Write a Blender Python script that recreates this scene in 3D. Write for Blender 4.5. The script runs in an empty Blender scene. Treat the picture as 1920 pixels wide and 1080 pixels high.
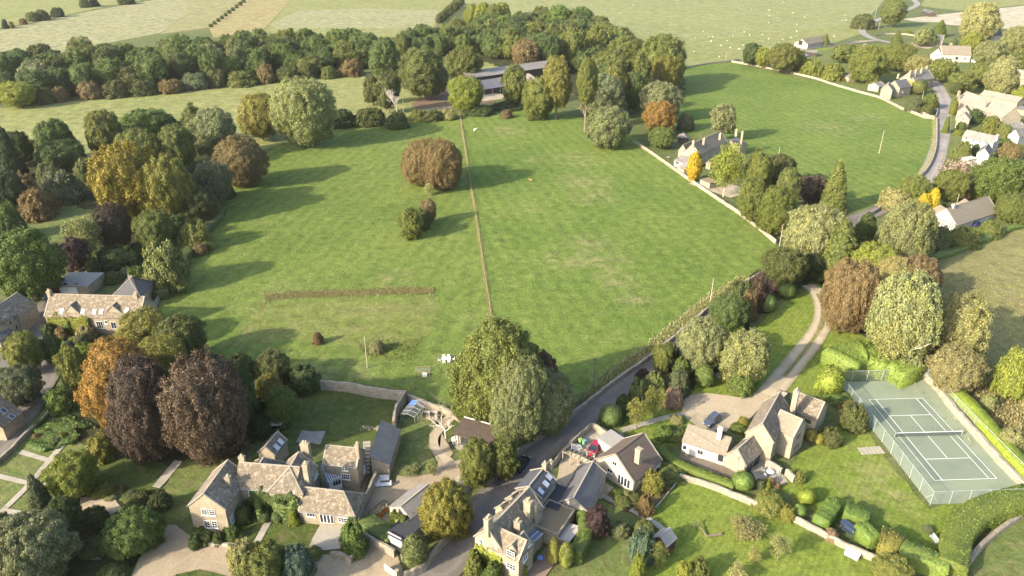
import bpy, bmesh, math, random
import numpy as np
from mathutils import Vector
R=math.radians
random.seed(7)
SC=bpy.context.scene
COL=SC.collection
# ------------------------------------------------------------------ camera
FPX=1400.0; TH=R(26.7); HC=87.0
cam=bpy.data.cameras.new('camera'); co=bpy.data.objects.new('camera',cam); COL.objects.link(co)
cam.sensor_width=36; cam.lens=FPX/1920*36; cam.clip_start=1; cam.clip_end=6000
co.location=(0,0,HC); co.rotation_euler=(math.pi/2-TH,0,0); SC.camera=co
def ray(px,py):
    u=(px-960)/FPX; v=(540-py)/FPX
    return Vector((u,math.cos(TH)+v*math.sin(TH),-math.sin(TH)+v*math.cos(TH)))
def at(px,py,z=0.0):
    d=ray(px,py); t=(z-HC)/d.z
    return Vector((d.x*t,d.y*t,z))
def dep(p): return p[1]*math.cos(TH)-(p[2]-HC)*math.sin(TH)
def prj(p):
    d=dep(p); v=p[1]*math.sin(TH)+(p[2]-HC)*math.cos(TH)
    return 960+FPX*p[0]/d, 540-FPX*v/d
# ------------------------------------------------------------------ light
SUN_EL=R(25.5); SH=R(33)      # shadows fall towards +x, turned SH away from the camera
sd=bpy.data.lights.new('sun','SUN'); so=bpy.data.objects.new('sun',sd); COL.objects.link(so)
sd.energy=3.6; sd.angle=R(1.0); sd.color=(1,.89,.70)
to_sun=Vector((-math.cos(SH)*math.cos(SUN_EL),-math.sin(SH)*math.cos(SUN_EL),math.sin(SUN_EL)))
so.rotation_euler=to_sun.to_track_quat('Z','Y').to_euler(); so.location=(-200,-100,200)
w=bpy.data.worlds.new('World'); SC.world=w; w.use_nodes=True
nt=w.node_tree; bg=nt.nodes['Background']; sk=nt.nodes.new('ShaderNodeTexSky'); sk.sky_type='NISHITA'
sk.sun_disc=False; sk.sun_elevation=SUN_EL; sk.sun_rotation=math.atan2(to_sun.x,to_sun.y); sk.air_density=1.0; sk.dust_density=2.5; sk.ozone_density=1.0
nt.links.new(sk.outputs[0],bg.inputs[0]); bg.inputs[1].default_value=0.15
SC.view_settings.view_transform='Standard'; SC.view_settings.look='None'; SC.view_settings.exposure=1.68; SC.view_settings.gamma=1
SC.render.engine='CYCLES'
cy=SC.cycles; cy.max_bounces=5; cy.diffuse_bounces=3; cy.glossy_bounces=2; cy.transmission_bounces=3; cy.transparent_max_bounces=10
cy.use_adaptive_sampling=True; cy.adaptive_threshold=0.02; cy.caustics_reflective=False; cy.caustics_refractive=False
# ------------------------------------------------------------------ materials
MATS={}
class N:
    def __init__(s,name,rough=.85,spec=.25):
        s.m=bpy.data.materials.new(name); s.m.use_nodes=True; s.t=s.m.node_tree; s.b=s.t.nodes['Principled BSDF']
        s.b.inputs['Roughness'].default_value=rough; s.b.inputs['Specular IOR Level'].default_value=spec
        MATS[name]=s.m
    def n(s,typ,**k):
        o=s.t.nodes.new(typ)
        for a,b in k.items():
            if a.startswith('i_'):
                o.inputs[a[2:].replace('_',' ')].default_value=b
            else: setattr(o,a,b)
        return o
    def l(s,a,b): s.t.links.new(a,b)
    def noise(s,vec,scale,detail=3,rough=.6,dist=0):
        o=s.n('ShaderNodeTexNoise'); o.inputs['Scale'].default_value=scale; o.inputs['Detail'].default_value=detail
        o.inputs['Roughness'].default_value=rough; o.inputs['Distortion'].default_value=dist
        s.l(vec,o.inputs['Vector']); return o.outputs['Fac']
    def ramp(s,f,stops):
        o=s.n('ShaderNodeValToRGB'); e=o.color_ramp.elements
        while len(e)<len(stops): e.new(.5)
        for i,(p,c) in enumerate(stops):
            e[i].position=p; e[i].color=(*c,1) if not isinstance(c,(int,float)) else (c,c,c,1)
        s.l(f,o.inputs[0]); return o.outputs[0]
    def mix(s,f,a,b,mode='MIX'):
        o=s.n('ShaderNodeMix',data_type='RGBA',blend_type=mode)
        for v,i in ((f,0),(a,6),(b,7)):
            if hasattr(v,'is_output'): s.l(v,o.inputs[i])
            else: o.inputs[i].default_value=v if i==0 else (*v,1)
        return o.outputs[2]
    def pos(s): return s.n('ShaderNodeNewGeometry').outputs['Position']
    def bump(s,h,strength,dist):
        o=s.n('ShaderNodeBump'); o.inputs['Strength'].default_value=strength; o.inputs['Distance'].default_value=dist
        s.l(h,o.inputs['Height']); s.l(o.outputs[0],s.b.inputs['Normal'])
    def base(s,c):
        if hasattr(c,'is_output'): s.l(c,s.b.inputs['Base Color'])
        else: s.b.inputs['Base Color'].default_value=(*c,1)
        return s.m
def plain(name,c,rough=.7,metal=0,spec=.3):
    k=N(name,rough,spec); p=k.pos(); f=k.noise(p,1.7,4)
    k.b.inputs['Metallic'].default_value=metal
    return k.base(k.mix(f,tuple(x*.82 for x in c),tuple(min(1,x*1.15) for x in c)))
def grass(name,a,b,dry,dryamt=.5,big=.02,fine=1.6,bump=.9,stripe=None,worn=()):
    k=N(name,.95,.1); p=k.pos()
    f1=k.noise(p,big,4,.6,.4); f2=k.noise(p,big*7,5,.65,.2); f3=k.noise(p,fine,5,.75); f4=k.noise(p,fine*.28,4,.7,.5)
    c=k.mix(k.ramp(f1,[(.36,0),(.64,1)]),a,b)
    c=k.mix(k.ramp(f2,[(1-dryamt-.06,0),(1-dryamt+.16,1)]),c,dry)
    for (x,y,rad,amt) in worn:
        q=at(x,y); ds=k.n('ShaderNodeVectorMath',operation='DISTANCE'); k.l(p,ds.inputs[0]); ds.inputs[1].default_value=q
        mr=k.n('ShaderNodeMapRange'); k.l(ds.outputs['Value'],mr.inputs['Value']); mr.inputs['From Min'].default_value=rad; mr.inputs['From Max'].default_value=0; mr.inputs['To Max'].default_value=amt*.75
        ad=k.n('ShaderNodeMath',operation='MULTIPLY'); k.l(mr.outputs[0],ad.inputs[0]); k.l(k.ramp(k.noise(p,.22,6,.75,.5),[(.44,0),(.60,1)]),ad.inputs[1]); ad.use_clamp=True
        c=k.mix(ad.outputs[0],c,(.255,.215,.11))
    m=k.n('ShaderNodeMath',operation='MULTIPLY'); k.l(f3,m.inputs[0]); k.l(f4,m.inputs[1])
    v=k.ramp(m.outputs[0],[(.10,.50),(.26,1.0),(.46,1.5)])
    c=k.mix(1.0,c,v,'MULTIPLY')
    if stripe:
        wv=k.n('ShaderNodeTexWave'); wv.inputs['Scale'].default_value=stripe[0]; wv.inputs['Distortion'].default_value=1.2; wv.inputs['Detail'].default_value=1
        mp=k.n('ShaderNodeMapping'); mp.inputs['Rotation'].default_value=(0,0,R(stripe[1])); k.l(p,mp.inputs[0]); k.l(mp.outputs[0],wv.inputs[0])
        c=k.mix(1.0,c,k.ramp(wv.outputs['Fac'],[(.3,.95),(.7,1.05)]),'MULTIPLY')
    k.bump(m.outputs[0],bump,.55)
    return k.base(c)
grass('grass_base',(.078,.100,.032),(.108,.122,.042),(.15,.14,.065),.42)
WL=((520,560,14,.5),(745,520,8,.8),(640,700,10,.6),(560,690,9,.5),(895,600,7,.6),(840,690,9,.5))
WR=((960,245,16,.9),(1085,300,13,.9),(1095,340,14,1.0),(1115,370,11,.9),(1105,455,10,.9),(1130,490,11,.9),(1165,530,9,.8),(1195,560,7,1.0),(1050,490,10,.7),(990,390,8,.6),(1000,300,9,.6),(1330,160,12,.5),(1560,240,18,.8),(1620,220,14,.7))
grass('paddock_grass',(.094,.132,.026),(.126,.160,.035),(.155,.175,.045),.40,fine=1.3,worn=WL,stripe=(.075,12))
grass('paddock_grass_lush',(.090,.133,.025),(.122,.162,.034),(.158,.175,.048),.40,fine=1.3,worn=WR,stripe=(.075,-14))
grass('mown_grass',(.108,.138,.030),(.140,.160,.040),(.160,.158,.055),.5,fine=1.1)
grass('far_pasture',(.165,.182,.068),(.195,.203,.080),(.220,.208,.098),.48,.012,.5,.5)
grass('strip_pasture',(.155,.175,.055),(.185,.192,.068),(.225,.210,.092),.48,.02,.8,.6)
grass('dry_pasture',(.165,.175,.075),(.205,.205,.092),(.275,.25,.15),.52,.03,.5,.8)
grass('stubble_field',(.195,.19,.08),(.21,.195,.085),(.21,.195,.10),.5,.01,.4,.4,stripe=(.05,70))
grass('tan_field',(.235,.195,.082),(.245,.20,.086),(.225,.195,.098),.5,.01,.4,.3)
grass('pale_field',(.34,.295,.21),(.365,.315,.23),(.31,.28,.19),.5,.01,.4,.3,stripe=(.06,80))
grass('meadow_grass',(.150,.152,.050),(.205,.195,.072),(.19,.165,.075),.55,.03,.9,1.0)
grass('lawn_bright',(.120,.162,.024),(.146,.180,.032),(.180,.182,.055),.38,.04,2.2,.5,stripe=(.32,35),worn=((1640,890,12,.6),(1660,940,9,.5),(1560,990,6,.4)))
grass('lawn_mid',(.092,.122,.034),(.115,.137,.040),(.15,.138,.062),.47,.06,2.2,.5)
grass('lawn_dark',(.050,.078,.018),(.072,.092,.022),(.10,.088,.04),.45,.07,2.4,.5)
grass('bed_soil',(.10,.085,.045),(.13,.10,.055),(.11,.12,.045),.5,.2,2.5,1.0)
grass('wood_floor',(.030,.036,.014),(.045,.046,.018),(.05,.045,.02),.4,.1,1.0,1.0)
def gritty(name,a,b,scale=6,bump=.3,rough=.95,stain=None):
    k=N(name,rough,.15); p=k.pos()
    f=k.noise(p,scale,5,.7); g=k.noise(p,.16,5,.65,.6)
    c=k.mix(k.ramp(f,[(.3,0),(.7,1)]),a,b)
    st=stain or tuple(x*.72 for x in a)
    c=k.mix(k.ramp(g,[(.48,0),(.66,.8)]),c,st)
    k.bump(f,bump,.1); return k.base(c)
gritty('asphalt',(.108,.096,.083),(.15,.135,.116),3,.3,stain=(.17,.152,.125))
gritty('village_road',(.215,.195,.175),(.265,.24,.215),5,.2,stain=(.23,.205,.185))
gritty('gravel',(.235,.185,.120),(.335,.27,.185),3.0,.6,stain=(.195,.152,.10))
gritty('gravel_pale',(.29,.235,.16),(.385,.32,.228),3.0,.5,stain=(.225,.19,.13))
gritty('paving',(.265,.24,.19),(.35,.315,.255),2.0,.4,stain=(.185,.165,.125))
gritty('courtyard',(.12,.10,.075),(.19,.155,.115),3,.4)
gritty('yard_mud',(.13,.085,.05),(.17,.12,.08),1.2,.6)
gritty('court_green',(.185,.215,.145),(.205,.235,.162),4,.1,stain=(.155,.185,.135))
gritty('court_playing',(.160,.185,.130),(.175,.20,.143),4,.1,stain=(.14,.165,.13))
plain('white_line',(.75,.75,.70),.8)
def lane(name,a,dirt):
    k=N(name,.93,.2); p=k.pos(); tc=k.n('ShaderNodeTexCoord'); sx=k.n('ShaderNodeSeparateXYZ'); k.l(tc.outputs['UV'],sx.inputs[0])
    w=k.noise(p,.35,4,.6); ad=k.n('ShaderNodeMath',operation='MULTIPLY_ADD'); k.l(w,ad.inputs[0]); ad.inputs[1].default_value=.16; k.l(sx.outputs[0],ad.inputs[2])
    sb=k.n('ShaderNodeMath',operation='SUBTRACT'); k.l(ad.outputs[0],sb.inputs[0]); sb.inputs[1].default_value=.58; ab=k.n('ShaderNodeMath',operation='ABSOLUTE'); k.l(sb.outputs[0],ab.inputs[0])
    g=k.noise(p,3.2,5,.75); h=k.noise(p,.22,5,.7,.8); pt=k.noise(p,.09,2,.4)
    c=k.mix(k.ramp(g,[(.3,0),(.7,1)]),tuple(x*.84 for x in a),tuple(x*1.14 for x in a))
    c=k.mix(1.0,c,k.ramp(ab.outputs[0],[(0,.90),(.16,.98),(.24,1.16),(.34,1.0)]),'MULTIPLY')
    c=k.mix(k.ramp(h,[(.50,0),(.62,.55)]),c,tuple(x*1.3 for x in a)); c=k.mix(k.ramp(pt,[(.55,0),(.57,.5)]),c,tuple(x*.72 for x in a))
    c=k.mix(k.ramp(ab.outputs[0],[(.37,0),(.50,.9)]),c,dirt); k.bump(g,.3,.06); return k.base(c)
lane('asphalt_lane',(.135,.119,.102),(.105,.095,.05)); lane('village_lane',(.225,.203,.182),(.19,.17,.12)); lane('gravel_track',(.33,.275,.19),(.17,.17,.07))
def setts(name,a,b,mortar,sc):
    k=N(name,.9,.2); p=k.pos(); br=k.n('ShaderNodeTexBrick'); k.l(p,br.inputs['Vector'])
    for i,c in (('Color1',a),('Color2',b),('Mortar',mortar)): br.inputs[i].default_value=(*c,1)
    br.inputs['Scale'].default_value=sc; br.inputs['Mortar Size'].default_value=.03; br.inputs['Brick Width'].default_value=.5; br.inputs['Row Height'].default_value=.5
    return k.base(br.outputs['Color'])
setts('cobble',(.21,.19,.175),(.28,.255,.23),(.13,.12,.10),1.0)
def stone(name,a,b,scale=2.2,joint=.72):
    k=N(name,.92,.2); tc=k.n('ShaderNodeTexCoord'); uv=tc.outputs['UV']
    br=k.n('ShaderNodeTexBrick'); k.l(uv,br.inputs['Vector'])
    br.inputs['Scale'].default_value=scale; br.inputs['Mortar Size'].default_value=.02; br.inputs['Mortar Smooth'].default_value=.4; br.inputs['Bias'].default_value=-.1
    br.inputs['Brick Width'].default_value=.9; br.inputs['Row Height'].default_value=.38
    br.inputs['Color1'].default_value=(*a,1); br.inputs['Color2'].default_value=(*b,1); br.inputs['Mortar'].default_value=(*[x*joint for x in a],1)
    p=k.pos(); f=k.noise(p,.7,5,.7); g=k.noise(p,6,4,.7)
    c=k.mix(1.0,br.outputs['Color'],k.ramp(f,[(.28,.72),(.7,1.12)]),'MULTIPLY'); c=k.mix(1.0,c,k.ramp(g,[(.3,.8),(.7,1.15)]),'MULTIPLY')
    k.bump(br.outputs['Fac'],.25,-.04); return k.base(c)
stone('limestone',(.31,.262,.187),(.25,.21,.15))
stone('limestone_pale',(.33,.285,.21),(.265,.23,.168))
stone('limestone_grey',(.36,.325,.275),(.29,.26,.215))
stone('dry_stone',(.31,.265,.20),(.215,.185,.14),1.6,.4)
stone('dry_stone_pale',(.34,.30,.235),(.24,.21,.165),1.6,.4)
gritty('render_cream',(.36,.315,.235),(.40,.35,.265),1.5,.1,stain=(.36,.315,.235))
gritty('white_render',(.36,.345,.31),(.41,.395,.36),1.5,.05,stain=(.42,.40,.36))
def tiles(name,a,b,c3,row=.26,wid=.34,speck=.5,lich=(.40,.35,.26)):
    k=N(name,.9,.2); tc=k.n('ShaderNodeTexCoord'); uv=tc.outputs['UV']
    br=k.n('ShaderNodeTexBrick'); k.l(uv,br.inputs['Vector']); br.inputs['Scale'].default_value=1
    br.inputs['Brick Width'].default_value=wid; br.inputs['Row Height'].default_value=row; br.inputs['Mortar Size'].default_value=.022; br.inputs['Mortar Smooth'].default_value=.5
    br.inputs['Color1'].default_value=(*a,1); br.inputs['Color2'].default_value=(*b,1); br.inputs['Mortar'].default_value=(*[x*.45 for x in a],1)
    p=k.pos(); f=k.noise(p,1.5,6,.85); g=k.noise(p,.45,4,.6,.5); h=k.noise(p,2.4,5,.85)
    c=k.mix(k.ramp(g,[(.40,0),(.62,.75)]),br.outputs['Color'],c3)
    c=k.mix(k.ramp(f,[(.60-.1*speck,0),(.70-.06*speck,speck)]),c,lich)
    c=k.mix(k.ramp(h,[(.34,.75*speck),(.44,0)]),c,tuple(x*.38 for x in a))
    k.bump(br.outputs['Fac'],.4,-.05); return k.base(c)
tiles('stone_tiles',(.190,.150,.103),(.125,.100,.070),(.135,.110,.080),.34,.42,1.0,(.33,.285,.21))
tiles('stone_tiles_dark',(.16,.132,.098),(.108,.09,.069),(.17,.14,.103),.34,.42,.9,(.36,.32,.26))
tiles('slate',(.105,.102,.102),(.135,.13,.128),(.12,.116,.114),.25,.3,.25,(.20,.20,.20))
tiles('slate_blue',(.066,.068,.080),(.078,.080,.093),(.072,.074,.084),.25,.3,.08)
tiles('slate_pale',(.18,.165,.145),(.215,.197,.175),(.225,.205,.18),.25,.3,.3,(.33,.32,.31))
tiles('concrete_tiles',(.235,.20,.15),(.20,.172,.13),(.185,.158,.118),.33,.3,.55,(.42,.36,.27))
tiles('brown_tiles',(.115,.088,.07),(.145,.11,.085),(.105,.082,.066),.3,.3,.25,(.22,.18,.14))
tiles('pale_tiles',(.23,.20,.16),(.18,.156,.122),(.25,.217,.172),.34,.4,.8,(.46,.40,.33))
def corr(name,a,b):
    k=N(name,.7,.3); tc=k.n('ShaderNodeTexCoord'); wv=k.n('ShaderNodeTexWave'); wv.inputs['Scale'].default_value=2.2; wv.inputs['Distortion'].default_value=.3
    k.l(tc.outputs['UV'],wv.inputs[0]); p=k.pos(); f=k.noise(p,1.1,6,.8)
    c=k.mix(wv.outputs['Fac'],a,b); c=k.mix(k.ramp(f,[(.5,0),(.62,.8)]),c,tuple(x*1.8 for x in a)); k.bump(wv.outputs['Fac'],.5,.06); return k.base(c)
corr('corrugated_grey',(.14,.13,.115),(.235,.215,.19)); corr('corrugated_pink',(.27,.215,.18),(.33,.27,.235)); corr('corrugated_brown',(.055,.04,.03),(.085,.062,.048))
plain('felt_black',(.035,.036,.042),.8); plain('felt_brown',(.20,.15,.09),.95); plain('felt_grey',(.27,.25,.22),.95)
plain('white_paint',(.66,.66,.63),.5); plain('cream_coping',(.31,.27,.205),.9); plain('chimney_pot',(.48,.36,.22),.8); plain('lead',(.20,.21,.23),.5)
plain('timber_dark',(.06,.045,.035),.8); plain('timber',(.23,.16,.10),.85); plain('timber_grey',(.34,.31,.27),.9); plain('timber_red',(.16,.055,.03),.8)
plain('steel_grey',(.38,.41,.40),.5,.3); plain('pole_wood',(.36,.31,.24),.9); plain('pole_dark',(.12,.10,.085),.9)
plain('tyre',(.02,.02,.02),.9); plain('rim',(.45,.45,.46),.35,.6); plain('rubber',(.03,.03,.032),.8)
def gloss(name,c,rough=.25):
    k=N(name,rough,.5); k.b.inputs['Coat Weight'].default_value=.5; k.b.inputs['Coat Roughness'].default_value=.08; return k.base(c)
gloss('glass_dark',(.025,.03,.038),.12); gloss('glass_roof',(.16,.19,.24),.15); gloss('skylight_glass',(.42,.46,.50),.12)
gloss('car_red',(.30,.008,.03)); gloss('car_black',(.012,.012,.015)); gloss('car_navy',(.055,.065,.095)); gloss('car_silver',(.50,.54,.60)); gloss('car_green',(.03,.06,.055)); gloss('car_blue',(.03,.045,.16)); gloss('car_white',(.7,.7,.7))
gloss('lamp_white',(.7,.7,.68)); gloss('lamp_red',(.35,.02,.02)); gloss('tarp_blue',(.10,.19,.42),.4); gloss('plastic_green',(.13,.32,.22),.5); gloss('plastic_lime',(.25,.34,.10),.5); gloss('tank_green',(.04,.09,.075),.4)
plain('sofa_cushion',(.66,.64,.61),.9); plain('sofa_frame',(.25,.23,.21),.8); plain('wool',(.72,.68,.56),.95); plain('calf_coat',(.40,.16,.07),.9); plain('skip_steel',(.05,.045,.04),.7); plain('skip_orange',(.42,.17,.03),.7); plain('waste',(.20,.16,.09),1); plain('cover_grey',(.40,.44,.46),.6); plain('blue_frame',(.035,.05,.085),.4); plain('bark',(.16,.125,.09),.95); plain('bark_pale',(.50,.45,.37),.9); plain('bark_dead',(.42,.38,.30),.95); plain('terracotta',(.42,.18,.08),.9); plain('brick',(.20,.145,.105),.95); plain('twig',(.36,.33,.22),.95)
def netting(name,c,alpha):
    k=N(name,.9,.1); k.base(c); tr=k.n('ShaderNodeBsdfTransparent'); mx=k.n('ShaderNodeMixShader'); mx.inputs[0].default_value=alpha
    k.l(tr.outputs[0],mx.inputs[1]); k.l(k.b.outputs[0],mx.inputs[2]); k.l(mx.outputs[0],k.t.nodes['Material Output'].inputs['Surface']); return k.m
netting('netting',(.29,.33,.27),.20); netting('net_dark',(.10,.12,.11),.55); netting('clear_sheet',(.30,.34,.35),.22)
# foliage: the colour is the object's own, each leaf varied
def leafmat(name,tl=.22,vary=.5,warm=(1.08,1.03,.80)):
    k=N(name,.62,.25); oi=k.n('ShaderNodeObjectInfo'); g=k.n('ShaderNodeNewGeometry'); tc=k.n('ShaderNodeTexCoord')
    f=k.noise(tc.outputs['Object'],3.2,3,.6)
    c=k.mix(k.ramp(f,[(.44,0),(.64,1)]),oi.outputs['Color'],k.mix(1.0,oi.outputs['Color'],warm,'MULTIPLY'))
    c=k.mix(1.0,c,k.ramp(g.outputs['Random Per Island'],[(0,1-vary),(.6,1.0),(1,1+vary)]),'MULTIPLY')
    k.base(c); t=k.n('ShaderNodeBsdfTranslucent'); k.l(c,t.inputs[0]); mx=k.n('ShaderNodeMixShader'); mx.inputs[0].default_value=tl
    k.l(k.b.outputs[0],mx.inputs[1]); k.l(t.outputs[0],mx.inputs[2]); k.l(mx.outputs[0],k.t.nodes['Material Output'].inputs['Surface']); return k.m
leafmat('leaf'); leafmat('clipped_leaf',.15,.35,(1.15,1.05,.8)); leafmat('dry_grass',.25,.4,(1.1,1.0,.85))
# ------------------------------------------------------------------ mesh helpers
ORG={}
def org(o):
    while o.parent: o=o.parent
    return Vector(o.location)
def tag(o,label=None,cat=None,group=None,kind=None):
    if label: o['label']=label
    if cat: o['category']=cat
    if group: o['group']=group
    if kind: o['kind']=kind
    return o
def empty(name,loc,label=None,cat=None,group=None):
    o=bpy.data.objects.new(name,None); o.empty_display_size=.5; COL.objects.link(o); o.location=loc
    return tag(o,label,cat,group)
class MB:
    def __init__(s): s.v=[]; s.f=[]; s.uv=[]
    def poly(s,pts,uv=None):
        i=len(s.v); s.v+= [tuple(p) for p in pts]; s.f.append(list(range(i,i+len(pts))))
        s.uv.append(uv or [(0,0)]*len(pts)); return s
    def quadw(s,a,b,h0,h1):   # wall quad with metric uv
        l=(Vector(b)-Vector(a)).length
        return s.poly([(a[0],a[1],h0),(b[0],b[1],h0),(b[0],b[1],h1),(a[0],a[1],h1)],[(0,h0),(l,h0),(l,h1),(0,h1)])
    def box(s,c,sx,sy,sz,ex=(1,0,0),ey=(0,1,0),ez=(0,0,1)):
        c=Vector(c); ex=Vector(ex)*sx/2; ey=Vector(ey)*sy/2; ez=Vector(ez)*sz/2
        P=[c+i*ex+j*ey+k*ez for k in (-1,1) for j in (-1,1) for i in (-1,1)]
        for q,(w,h) in (((0,2,3,1),(sy,sx)),((4,5,7,6),(sx,sy)),((0,1,5,4),(sx,sz)),((3,2,6,7),(sx,sz)),((2,0,4,6),(sy,sz)),((1,3,7,5),(sy,sz))):
            s.poly([P[i] for i in q],[(0,0),(w,0),(w,h),(0,h)])
        return s
    def tube(s,a,b,r0,r1,n=8,cap=True):
        a=Vector(a); b=Vector(b); d=(b-a).normalized(); x=d.orthogonal().normalized(); y=d.cross(x)
        A=[a+(x*math.cos(2*math.pi*i/n)+y*math.sin(2*math.pi*i/n))*r0 for i in range(n)]
        B=[b+(x*math.cos(2*math.pi*i/n)+y*math.sin(2*math.pi*i/n))*r1 for i in range(n)]
        for i in range(n):
            j=(i+1)%n; s.poly([A[i],A[j],B[j],B[i]])
        if cap: s.poly(A[::-1]); s.poly(B)
        return s
    def build(s,name,mat,parent=None,smooth=False,off=None):
        o0=Vector(off) if off is not None else (org(parent) if parent else Vector((0,0,0)))
        me=bpy.data.meshes.new(name); me.from_pydata([(v[0]-o0.x,v[1]-o0.y,v[2]-o0.z) for v in s.v],[],s.f)
        ul=me.uv_layers.new(name='UVMap'); k=0
        flat=[c for f in s.uv for c in f]
        ul.data.foreach_set('uv',[x for c in flat for x in c])
        me.materials.append(MATS[mat]); me.validate(); me.update()
        if smooth: me.polygons.foreach_set('use_smooth',[True]*len(me.polygons))
        o=bpy.data.objects.new(name,me); COL.objects.link(o)
        if parent: o.parent=parent
        elif off is not None: o.location=o0
        return o
def crv(pts,n=6):
    pts=[Vector(p) for p in pts]; out=[]
    for i in range(len(pts)-1):
        p0=pts[max(i-1,0)];p1=pts[i];p2=pts[i+1];p3=pts[min(i+2,len(pts)-1)]
        for k in range(n):
            t=k/n; out.append(.5*((2*p1)+(p2-p0)*t+(2*p0-5*p1+4*p2-p3)*t*t+(3*p1-p0-3*p2+p3)*t**3))
    out.append(pts[-1]); return out
def parse(s): return [tuple(float(x) for x in q.split(',')) for q in s.split()]
LV=[0]
def zlev(l):
    LV[0]+=1; return l*.02+LV[0]*.0012
def sheet(name,pts,mat,level,smooth=False,rough=0.0,step=2.0,kind='structure'):
    P=[at(x,y) for x,y in (parse(pts) if isinstance(pts,str) else pts)]
    if smooth:
        P=crv(P+[P[0]],6)[:-1]
    if rough:
        Q=[]
        for a,b in zip(P,P[1:]+P[:1]):
            L=(b-a).length; n=max(1,int(L/step)); nn=Vector((-(b-a).y,(b-a).x,0)).normalized()
            for k in range(n): Q.append(a.lerp(b,k/n)+nn*random.uniform(-rough,rough)*(1 if k else .3))
        P=Q
    zl=zlev(level); bm=bmesh.new(); f=bm.faces.new([bm.verts.new((p.x,p.y,zl)) for p in P]); f.normal_update()
    if f.normal.z<0: f.normal_flip()
    bmesh.ops.triangulate(bm,faces=[f]); me=bpy.data.meshes.new(name); bm.to_mesh(me); bm.free(); me.materials.append(MATS[mat])
    o=bpy.data.objects.new(name,me); COL.objects.link(o); o['kind']=kind; return o
def strip(name,pts,wid,mat,level,n=6,kind='structure'):
    P=crv([at(x,y) for x,y in parse(pts)],n); m=MB(); wid=wid if isinstance(wid,(list,tuple)) else (wid,wid)
    L=[]; zl=zlev(level)
    for i,p in enumerate(P):
        d=(P[min(i+1,len(P)-1)]-P[max(i-1,0)]).normalized(); q=Vector((-d.y,d.x,0)); w=(wid[0]+(wid[1]-wid[0])*i/(len(P)-1))/2*random.uniform(.96,1.04)
        L.append((p+q*w,p-q*w))
    for (a,b),(c,d) in zip(L,L[1:]):
        m.poly([(b.x,b.y,zl),(d.x,d.y,zl),(c.x,c.y,zl),(a.x,a.y,zl)],[(1,0),(1,1),(0,1),(0,0)])
    o=m.build(name,mat); o['kind']=kind; return o
# ------------------------------------------------------------------ foliage
def npmesh(name,V,F4,F3=None,mat='leaf'):
    me=bpy.data.meshes.new(name); nv=len(V); n4=len(F4); n3=0 if F3 is None else len(F3)
    me.vertices.add(nv); me.vertices.foreach_set('co',np.asarray(V,np.float32).ravel())
    li=np.concatenate([np.asarray(F4,np.int32).ravel()]+([np.asarray(F3,np.int32).ravel()] if n3 else []))
    me.loops.add(len(li)); me.loops.foreach_set('vertex_index',li)
    st=np.concatenate([np.arange(n4)*4]+([n4*4+np.arange(n3)*3] if n3 else [])).astype(np.int32)
    me.polygons.add(n4+n3); me.polygons.foreach_set('loop_start',st)
    me.update(calc_edges=True); me.validate(); me.materials.append(MATS[mat]); return me
bmi=bmesh.new(); bmesh.ops.create_icosphere(bmi,subdivisions=2,radius=1); ICV=np.array([v.co[:] for v in bmi.verts]); ICF=np.array([[v.index for v in f.verts] for f in bmi.faces]); bmi.free()
def cards(P,Nn,size,rng,aspect=.62,hang=None):
    n=len(P); t=rng.normal(size=(n,3))
    if hang is not None: t=t*.35+np.array([0,0,-1.0])*hang
    t-=Nn*(t*Nn).sum(1,keepdims=True); t/=np.linalg.norm(t,axis=1,keepdims=True)+1e-9; b=np.cross(Nn,t)
    s=(size*rng.uniform(.55,1.35,n))[:,None]
    bend=Nn*s*.25
    V=np.stack([P+t*s,P+b*s*aspect-bend*.6,P-t*s,P-b*s*aspect-bend*.6],1).reshape(-1,3)
    return V,np.arange(n*4).reshape(n,4)
def cloud(C,Rr,n,size,rng,up=.15,core=.8,zflat=.9,squash=None,aspect=.62,hang=None,jit=.5,deep=.8):
    C=np.asarray(C,float); Rr=np.asarray(Rr,float); mid=C.mean(0)
    m=int(n*2.2); w=Rr**2; k=rng.choice(len(C),m,p=w/w.sum())
    d=rng.normal(size=(m,3)); d[:,2]+=up; d/=np.linalg.norm(d,axis=1,keepdims=True)
    sc=np.array([1,1,zflat])
    P=C[k]+d*Rr[k][:,None]*sc*rng.uniform(.80,1.10,m)[:,None]
    keep=np.ones(m,bool)
    for i in range(len(C)):
        q=np.linalg.norm((P-C[i])/sc,axis=1)/Rr[i]
        keep&=~((q<deep)&(k!=i)&(rng.random(m)<.9))
    keep&=P[:,2]>.0
    P=P[keep][:n]; d=d[keep][:n]
    o=P-mid; o/=np.linalg.norm(o,axis=1,keepdims=True)+1e-9
    Nn=d*.8+o*.35+rng.normal(size=P.shape)*jit; Nn/=np.linalg.norm(Nn,axis=1,keepdims=True)+1e-9
    V,F4=cards(P,Nn,size,rng,aspect,hang)
    F3=None
    if core:
        Vs=[V];F3=[];b=len(V)
        for c,r in zip(C,Rr):
            disp=1+.12*rng.normal(size=(len(ICV),1))
            Vs.append(c+ICV*disp*r*core*sc); F3.append(ICF+b); b+=len(ICV)
        V=np.concatenate(Vs); F3=np.concatenate(F3); V[:,2]=np.maximum(V[:,2],.0)
    return V,F4,F3
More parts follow.
